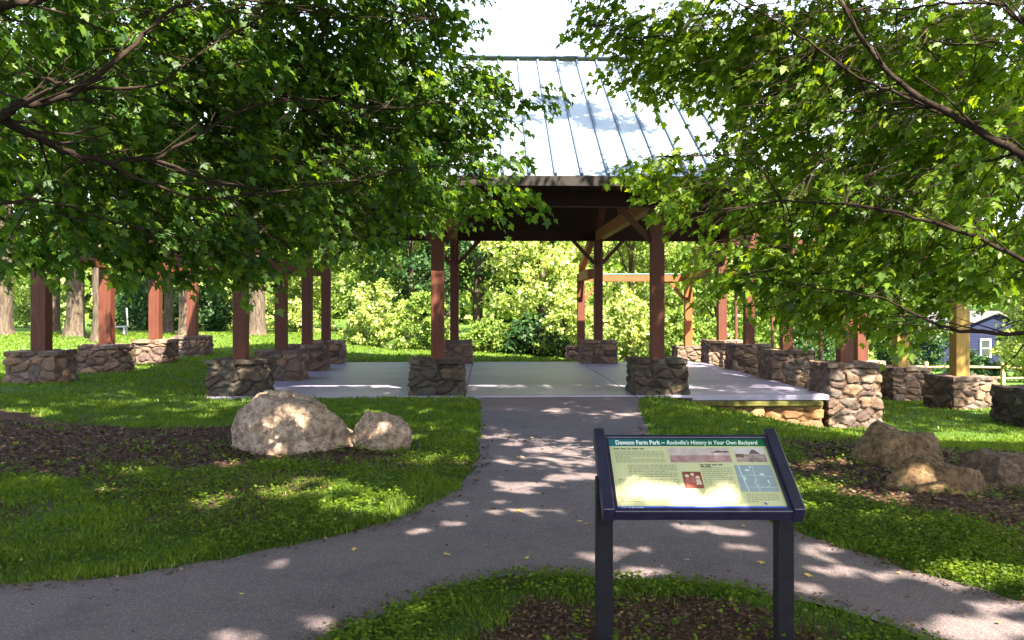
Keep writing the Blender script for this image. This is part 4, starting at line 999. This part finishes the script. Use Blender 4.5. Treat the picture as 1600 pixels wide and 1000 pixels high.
T("tall leafy tree behind the right half of the pavilion roof", 1080, 52, 13, 1.0, 5.0, 11000, M['bgleaf'], 114, lsize=0.24)
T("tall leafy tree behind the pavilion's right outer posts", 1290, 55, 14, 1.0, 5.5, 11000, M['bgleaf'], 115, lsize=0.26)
# shrubs
GS = "shrubs along the back of the lawn"
Sh = lambda label, *a, **k: woody("shrub", label, "shrub", GS, *a, **k)
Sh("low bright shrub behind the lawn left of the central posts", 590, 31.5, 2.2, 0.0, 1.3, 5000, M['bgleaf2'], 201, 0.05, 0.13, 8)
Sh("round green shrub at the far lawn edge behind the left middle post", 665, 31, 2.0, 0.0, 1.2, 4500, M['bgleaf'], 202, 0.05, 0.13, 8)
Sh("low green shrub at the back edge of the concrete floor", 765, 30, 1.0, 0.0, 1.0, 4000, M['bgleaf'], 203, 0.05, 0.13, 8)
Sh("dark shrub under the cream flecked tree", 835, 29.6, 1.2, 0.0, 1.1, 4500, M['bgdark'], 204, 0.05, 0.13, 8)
Sh("pale sunlit shrub left of the back timber frame", 880, 29.4, 2.3, 0.0, 1.0, 4500, M['bgleaf2'], 205, 0.05, 0.13, 8)
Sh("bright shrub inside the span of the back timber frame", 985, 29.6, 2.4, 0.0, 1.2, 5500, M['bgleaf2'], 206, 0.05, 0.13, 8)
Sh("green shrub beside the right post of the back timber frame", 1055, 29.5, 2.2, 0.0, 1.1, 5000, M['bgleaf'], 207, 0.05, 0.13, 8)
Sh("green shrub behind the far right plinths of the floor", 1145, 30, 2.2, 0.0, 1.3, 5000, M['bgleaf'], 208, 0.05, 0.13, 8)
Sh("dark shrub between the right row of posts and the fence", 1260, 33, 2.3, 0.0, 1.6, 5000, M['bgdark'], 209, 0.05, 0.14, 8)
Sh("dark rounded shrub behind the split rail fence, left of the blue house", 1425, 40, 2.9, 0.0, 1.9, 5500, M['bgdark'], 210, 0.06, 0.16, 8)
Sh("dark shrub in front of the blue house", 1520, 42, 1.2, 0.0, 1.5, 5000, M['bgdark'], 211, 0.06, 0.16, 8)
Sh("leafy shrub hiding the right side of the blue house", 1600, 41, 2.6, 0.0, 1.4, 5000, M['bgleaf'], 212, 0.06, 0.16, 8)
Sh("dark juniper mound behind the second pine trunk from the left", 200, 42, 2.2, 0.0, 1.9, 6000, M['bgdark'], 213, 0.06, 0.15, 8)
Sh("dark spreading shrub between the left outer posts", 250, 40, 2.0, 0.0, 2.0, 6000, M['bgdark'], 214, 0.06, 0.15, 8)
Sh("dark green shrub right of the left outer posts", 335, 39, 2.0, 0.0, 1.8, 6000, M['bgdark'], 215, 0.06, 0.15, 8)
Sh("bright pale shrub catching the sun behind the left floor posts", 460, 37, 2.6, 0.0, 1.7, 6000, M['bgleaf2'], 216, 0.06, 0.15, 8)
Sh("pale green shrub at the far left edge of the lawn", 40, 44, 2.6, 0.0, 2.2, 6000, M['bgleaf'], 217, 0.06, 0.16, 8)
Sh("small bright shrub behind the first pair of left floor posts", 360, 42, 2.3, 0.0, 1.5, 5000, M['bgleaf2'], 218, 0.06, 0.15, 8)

# tall pines on the left
def pine(label, px, D, r, h, seed, lean=0.0, cb=4.5):
    x, y = (px-CX)*D/F_PX, D; z = float(ground_z(np.array([x]), np.array([y]))[0]) - 0.08
    rs = np.random.RandomState(seed); root = empty("pine_tree", (x, y, z)); tag(root, label, "tree", "old pines on the left lawn")
    m = MB(); hs = [0, 0.12, 0.35, 0.9, 2.5, 5, 8, h]; rr = [1.75, 1.35, 1.12, 1.0, 0.93, 0.8, 0.6, 0.08]
    m.tube([(lean*q + 0.05*math.sin(q*0.6+seed), 0, q) for q in hs], [r*k for k in rr], 18, rough=0.07, seed=seed)
    m.build("trunk", M['bark'], root, True)
    m = MB(); C = []
    for i in range(18):
        zz = cb + (h-cb)*(i+rs.rand())/18; a_ = rs.rand()*6.28; L = rs.uniform(1.6, 3.6)*(1-0.6*(zz-cb)/(h-cb))
        st = Vector((lean*zz, 0, zz)); md = st + Vector((math.cos(a_)*L*0.5, math.sin(a_)*L*0.5, -0.1)); en = st + Vector((math.cos(a_)*L, math.sin(a_)*L, -0.15*L))
        m.tube([st, md, en], [0.06, 0.04, 0.012], 5, rough=0.1, seed=i)
        for k in range(10):
            t = rs.uniform(0.3, 1); c = np.array(st + (en-st)*t); C.append(c + rs.normal(size=(42, 3))*np.array([0.30, 0.30, 0.13]))
    m.build("branches", M['bark'], root, True)
    C = np.concatenate(C); Dd = rs.normal(size=(len(C), 3)); Nn = rs.normal(size=(len(C), 3))
    vv = leaf_verts(RHOMB*np.array([0.35, 1, 1], np.float32), C, Dd, Nn, 0.26*rs.uniform(0.6, 1.2, len(C)))
    link("crown", np_mesh("crown", vv.reshape(-1, 3), 4, np.clip(rs.beta(2, 2, len(C)), 0, 1)), M['needle'], root)
for args in [("thick pine trunk at the extreme left edge", 6, 33, 0.32, 15, 301), ("thick sunlit pine trunk just right of the nearest left outer post", 116, 31, 0.31, 15, 302),
             ("slim pale pine trunk behind the second left outer post", 155, 28.5, 0.24, 14, 303), ("pale sunlit pine trunk beside the fourth left outer post", 289, 32, 0.24, 14, 304),
             ("slim dark pine trunk behind the third left outer post", 264, 35, 0.17, 14, 305, 0.02), ("grey furrowed pine trunk behind the near left floor post", 404, 32, 0.29, 15, 306),
             ("dark reddish pine trunk between the two nearest left outer posts", 84, 38, 0.26, 15, 307)]:
    pine(*args)
# small marker posts and a pale stone on the far left lawn
x, y = (194-CX)*33/F_PX, 33
z = float(ground_z(np.array([x]), np.array([y]))[0])
bn = empty("garden_bench", (x, y, z)); tag(bn, "small weathered garden bench on the far left lawn", "bench")
M['grey'] = mat_simple('weathered_grey', (0.32, 0.32, 0.32), 0.8)
MB().box((-0.25, 0, 0.34), (0.75, 0.34, 0.05), 0, 0.005).build("seat", M['grey'], bn)
MB().beam((0.08, 0.12, 0.36), (0.0, 0.2, 1.05), 0.05, 0.05).build("upright", M['grey'], bn)
for xx in (-0.55, 0.05): MB().box((xx, 0, 0.15), (0.06, 0.3, 0.34), 0, 0.004).build("leg", M['grey'], bn)

# far woodland mass closing the horizon
rs = np.random.RandomState(77); n = 60000
ang = rs.uniform(-1.0, 1.0, n); DD = rs.uniform(70, 84, n); xx = np.tan(ang*0.78)*DD
hh = 8.5 + 3.5*vnoise(xx, DD*0, 0.12, 8) - 1.5
zz = rs.rand(n)**0.8*hh - 3.0*ss(5, 30, xx)
C = np.stack([xx, DD, zz], 1)
vv = leaf_verts(RHOMB, C, rs.normal(size=(n, 3)), rs.normal(size=(n, 3))+np.array([0, -0.6, 0.6]), 0.9*rs.uniform(0.6, 1.3, n))
tag(link("distant_woods", np_mesh("distant_woods", vv.reshape(-1, 3), 4, rs.beta(2, 2, n)), M['bgleaf']), "hazy green mass of distant woods beyond the park", "woods", kind='stuff')

# ------------------------------------------------------------------ split rail fence, house
def gz1(x, y): return float(ground_z(np.array([x]), np.array([y]))[0])
fn = empty("rail_fence", (19, 34, gz1(19, 34))); tag(fn, "weathered split rail fence crossing the grass at the far right", "fence")
M['rail'] = mat_timber('weathered_rail', (0.40, 0.27, 0.11), (0.55, 0.40, 0.20))
fp = [(((px)-CX)*D/F_PX, D) for px, D in ((1290, 36), (1378, 35.2), (1447, 34.6), (1567, 33.6), (1690, 32.8), (1800, 32))]
fl = Vector(fn.location)
for (x, y) in fp: MB().box(Vector((x, y, gz1(x, y)+0.48))-fl, (0.13, 0.13, 1.10), 0.1, 0.01).build("fence_post", M['rail'], fn)
for (a_, b_) in zip(fp, fp[1:]):
    for hgt in (0.42, 0.82):
        A_ = Vector((*a_, gz1(*a_)+hgt)); B_ = Vector((*b_, gz1(*b_)+hgt+0.02))
        MB().tube([A_-fl, (A_+B_)/2-fl+Vector((0, 0, 0.02)), B_-fl], [0.045, 0.055, 0.045], 6, rough=0.1).build("rail", M['rail'], fn)
# pale gravel walk beyond the fence
gp = []
mm = MB()
pts = [(xx, 31.2 - 0.12*(xx-14)) for xx in np.linspace(13, 34, 22)]
vs0 = [mm.bm.verts.new((x, y, gz1(x, y)+0.05)) for x, y in pts]; vs1 = [mm.bm.verts.new((x, y+1.3, gz1(x, y+1.3)+0.05)) for x, y in pts]
for i in range(len(pts)-1): mm.bm.faces.new((vs0[i], vs0[i+1], vs1[i+1], vs1[i]))
tag(mm.build("gravel_walk", mat_simple('gravel', (0.42, 0.34, 0.30), 0.95)), kind='structure')

def mat_siding():
    m, nt, out = new_mat('blue_siding'); n = N(nt)
    w = n.n("ShaderNodeTexWave", wave_type='BANDS', bands_direction='Z', wave_profile='SAW'); w.inputs['Scale'].default_value = 1.6; n.l(n.coord(), w.inputs['Vector'])
    c = n.ramp(w.outputs[0], [(0, (0.014, 0.018, 0.042)), (0.9, (0.022, 0.025, 0.055)), (1, (0.01, 0.011, 0.024))]); n.princ(out, c, 0.9, 0.05); return m
hs = empty("house", (33.6, 60, -3.3)); tag(hs, "blue gabled house with white framed windows beyond the fence", "house")
m = MB(); W_, Dp, ez, az = 3.9, 8, 2.75, 4.35
f0 = [(-W_, 0, 0), (W_, 0, 0), (W_, 0, ez), (0, 0, az), (-W_, 0, ez)]; f1 = [(x, Dp, z) for x, _, z in f0]
m.poly(f0); m.poly(f1[::-1]); m.poly([f0[0], f0[4], f1[4], f1[0]]); m.poly([f0[1], f1[1], f1[2], f0[2]])
m.build("wall", mat_siding(), hs)
M['shingle'] = mat_simple('roof_shingle', (0.12, 0.11, 0.12), 0.9, 0.1, 0.3, 4)
M['white'] = mat_simple('white_trim', (0.75, 0.75, 0.74), 0.6); M['glass'] = mat_simple('dark_glass', (0.03, 0.035, 0.04), 0.1, 0.6, 0.2)
for s in (-1, 1):
    a_, b_ = Vector((s*(W_+0.35), -0.3, ez-0.10)), Vector((0, -0.3, az+0.06)); c_, d_ = Vector((0, Dp+0.3, az+0.06)), Vector((s*(W_+0.35), Dp+0.3, ez-0.10))
    u = Vector((0, 0, 0.14)); m = MB()
    for f in ((a_+u, b_+u, c_+u, d_+u), (a_, b_, c_, d_), (a_, b_, b_+u, a_+u), (c_, d_, d_+u, c_+u), (a_, d_, d_+u, a_+u)): m.poly(f)
    m.build("roof", M['shingle'], hs)
for (xw, zw) in ((-0.75, 1.95), (2.1, 1.95)):
    w = MB().box((xw, -0.03, zw), (0.62, 0.05, 1.15), 0, 0.005).build("window", M['glass'], hs)
    m = MB()
    for dx in (-0.34, 0.34): m.box((xw+dx, -0.075, zw), (0.09 if dx else 0.03, 0.04, 1.3), 0, 0.003)
    for dz in (-0.61, 0, 0.61): m.box((xw, -0.085, zw+dz), (0.76, 0.04, 0.09 if dz else 0.04), 0, 0.003)
    m.build("window_frame", M['white'], w)
MB().box((1.2, 3, 4.6), (0.6, 0.6, 1.2), 0, 0.01).build("chimney", M['stone'], hs) if False else None

# ------------------------------------------------------------------ grass, weeds, mulch and fallen leaves
def scatter(rs, n, x0, x1, y0, y1): return rs.uniform(x0, x1, n), rs.uniform(y0, y1, n)
def blades(name, seed, bands, label, mat):
    rs = np.random.RandomState(seed); allv = []; rn = []
    for (y0, y1, dens, hgt, wid) in bands:
        area = (y1-y0)*1.3*y1; n = int(area*dens)
        y = np.sqrt(rs.uniform(y0*y0, y1*y1, n)); x = rs.uniform(-0.63, 0.63, n)*y
        pd = path_sd(x, y); sdd = sdf(slab_poly, x, y); di = dirt_f(x, y)
        patch = vnoise(x, y, 3.5, 9)
        keep = (pd > 0.10*(vnoise(x, y, 6, 5)-0.62) + 0.05*(vnoise(x, y, 23, 5)-0.5)) & (sdd > 0.03) & (rs.rand(n) > di*0.985) & (rs.rand(n) < 0.35 + 0.9*patch)
        x, y, patch, di = x[keep], y[keep], patch[keep], di[keep]; n = len(x); z = ground_z(x, y)
        h = hgt*rs.uniform(0.5, 1.3, n)*(0.55+0.8*patch); w = wid*rs.uniform(0.7, 1.3, n)
        a_ = rs.rand(n)*2*math.pi; lean = rs.uniform(0.1, 0.9, n)*h; b_ = rs.rand(n)*2*math.pi
        base = np.stack([x, y, z-0.005], 1); sd_ = np.stack([np.cos(a_)*w/2, np.sin(a_)*w/2, 0*w], 1)
        ld = np.stack([np.cos(b_)*lean, np.sin(b_)*lean, 0*w], 1)
        mid = base + ld*0.35 + np.stack([0*h, 0*h, h*0.6], 1); tip = base + ld + np.stack([0*h, 0*h, h], 1)
        v = np.stack([base-sd_, base+sd_, mid+sd_*0.8, tip, mid-sd_*0.8], 1)
        allv.append(v.reshape(-1, 3)); rn.append(np.clip(0.45*patch + 0.55*rs.beta(2, 2.5, n) + (rs.rand(n) > 0.985)*0.4, 0, 1))
    me = np_mesh(name, np.concatenate(allv), 5, np.concatenate(rn))
    tag(link(name, me, mat), label, "grass", kind='stuff'); return len(me.polygons)
ng = blades("grass", 41, [(3.6, 6, 3800, 0.042, 0.0055), (6, 9, 2300, 0.046, 0.008), (9, 14, 1000, 0.048, 0.012), (14, 22, 300, 0.05, 0.022), (22, 36, 90, 0.06, 0.045)],
            "short green lawn grass growing either side of the path", M['grass'])
# broad leaved weeds and clover
rs = np.random.RandomState(51); V_, Rn = [], []
for (y0, y1, dens, sz) in ((3.5, 6.5, 900, 0.022), (6.5, 10, 380, 0.030)):
    n = int((y1-y0)*1.3*y1*dens); y = np.sqrt(rs.uniform(y0*y0, y1*y1, n)); x = rs.uniform(-0.63, 0.63, n)*y
    pt = vnoise(x, y, 1.8, 12); pd = path_sd(x, y); di = dirt_f(x, y)
    kp = (pd > 0.03) & (rs.rand(n) > di*0.85) & (rs.rand(n) < ss(0.30, 0.65, pt)*0.9+0.10) & (sdf(slab_poly, x, y) > 0.05); x, y = x[kp], y[kp]; n = len(x); z = ground_z(x, y)
    for k in range(4):
        a_ = rs.rand(n)*6.28; c = np.stack([x+rs.normal(size=n)*0.012, y+rs.normal(size=n)*0.012, z+rs.uniform(0.02, 0.07, n)], 1)
        d = np.stack([np.cos(a_), np.sin(a_), rs.uniform(-0.1, 0.5, n)], 1); nn_ = rs.normal(size=(n, 3))*0.35 + np.array([0, 0, 1])
        V_.append(leaf_verts(OVAL*np.array([1.3, 1, 1], np.float32), c, d, nn_, sz*rs.uniform(0.6, 1.3, n)).reshape(-1, 3)); Rn.append(rs.beta(2, 2, n))
tag(link("ground_weeds", np_mesh("ground_weeds", np.concatenate(V_), 6, np.concatenate(Rn)), M['grass']), "broad leaved weeds and clover mixed through the grass", "weeds", kind='stuff')
# mulch chips and dry litter
V_, Rn = [], []
for (y0, y1, dens, sz) in ((3.5, 5.5, 3800, 0.026), (5.5, 8, 1600, 0.036), (8, 11.5, 800, 0.050)):
    n = int((y1-y0)*1.3*y1*dens); y = np.sqrt(rs.uniform(y0*y0, y1*y1, n)); x = rs.uniform(-0.63, 0.63, n)*y
    pd = path_sd(x, y); kp = ((pd > 0.02) & (rs.rand(n) < dirt_f(x, y)*0.8 + 0.03)) | ((pd > -0.14) & (pd <= 0.02) & (rs.rand(n) < 0.16)) | ((pd <= -0.14) & (rs.rand(n) < 0.003)); kp0 = kp; x, y = x[kp], y[kp]; n = len(x); z = ground_z(x, y)
    c = np.stack([x, y, np.maximum(z, np.where(pd[kp0] < 0.05, 0.006, -9))+rs.uniform(0.0, 0.02, n)], 1); a_ = rs.rand(n)*6.28
    d = np.stack([np.cos(a_), np.sin(a_), rs.uniform(-0.2, 0.4, n)], 1); nn_ = rs.normal(size=(n, 3))*0.5 + np.array([0, 0, 1])
    V_.append(leaf_verts(RHOMB*np.array([0.8, 1, 1], np.float32), c, d, nn_, sz*rs.uniform(0.4, 1.4, n)).reshape(-1, 3)); Rn.append(rs.beta(1.6, 2.6, n))
tag(link("mulch_litter", np_mesh("mulch_litter", np.concatenate(V_), 4, np.concatenate(Rn)), M['litter']), "brown mulch chips and dry leaf litter on the bare soil", "mulch", kind='stuff')
# yellow leaves lying on the asphalt
lf = np_mesh("fallen_leaf", leaf_verts(MAPLE, np.array([[0, -0.035, 0.012]]), np.array([[0, 1.0, 0]]), np.array([[0, 0, 1.0]]), np.array([0.07])).reshape(-1, 3), len(MAPLE), [0.5])
rf = random.Random(8); first = None
for (px, py) in ((637, 816), (636, 845), (554, 813), (773, 818), (810, 802), (797, 683), (830, 686), (553, 862), (377, 931), (1187, 882), (1162, 824), (1072, 878), (1265, 903), (1404, 898), (905, 817), (915, 821), (822, 875), (1560, 976), (700, 870), (860, 705), (912, 658), (956, 690)):
    x, y = G(px, py); o = bpy.data.objects.new("fallen_leaf", lf); COL.objects.link(o)
    if first is None: lf.materials.append(M['yellow']); first = o
    o.location = (x, y, 0.012); o.rotation_euler = (rf.uniform(-0.2, 0.2), rf.uniform(-0.2, 0.2), rf.uniform(0, 6.28)); s_ = rf.uniform(0.35, 0.75); o.scale = (s_, s_, s_)
    tag(o, "small yellow leaf fallen on the grey asphalt path", "fallen leaf", "yellow leaves scattered on the path")
print("grass", ng)
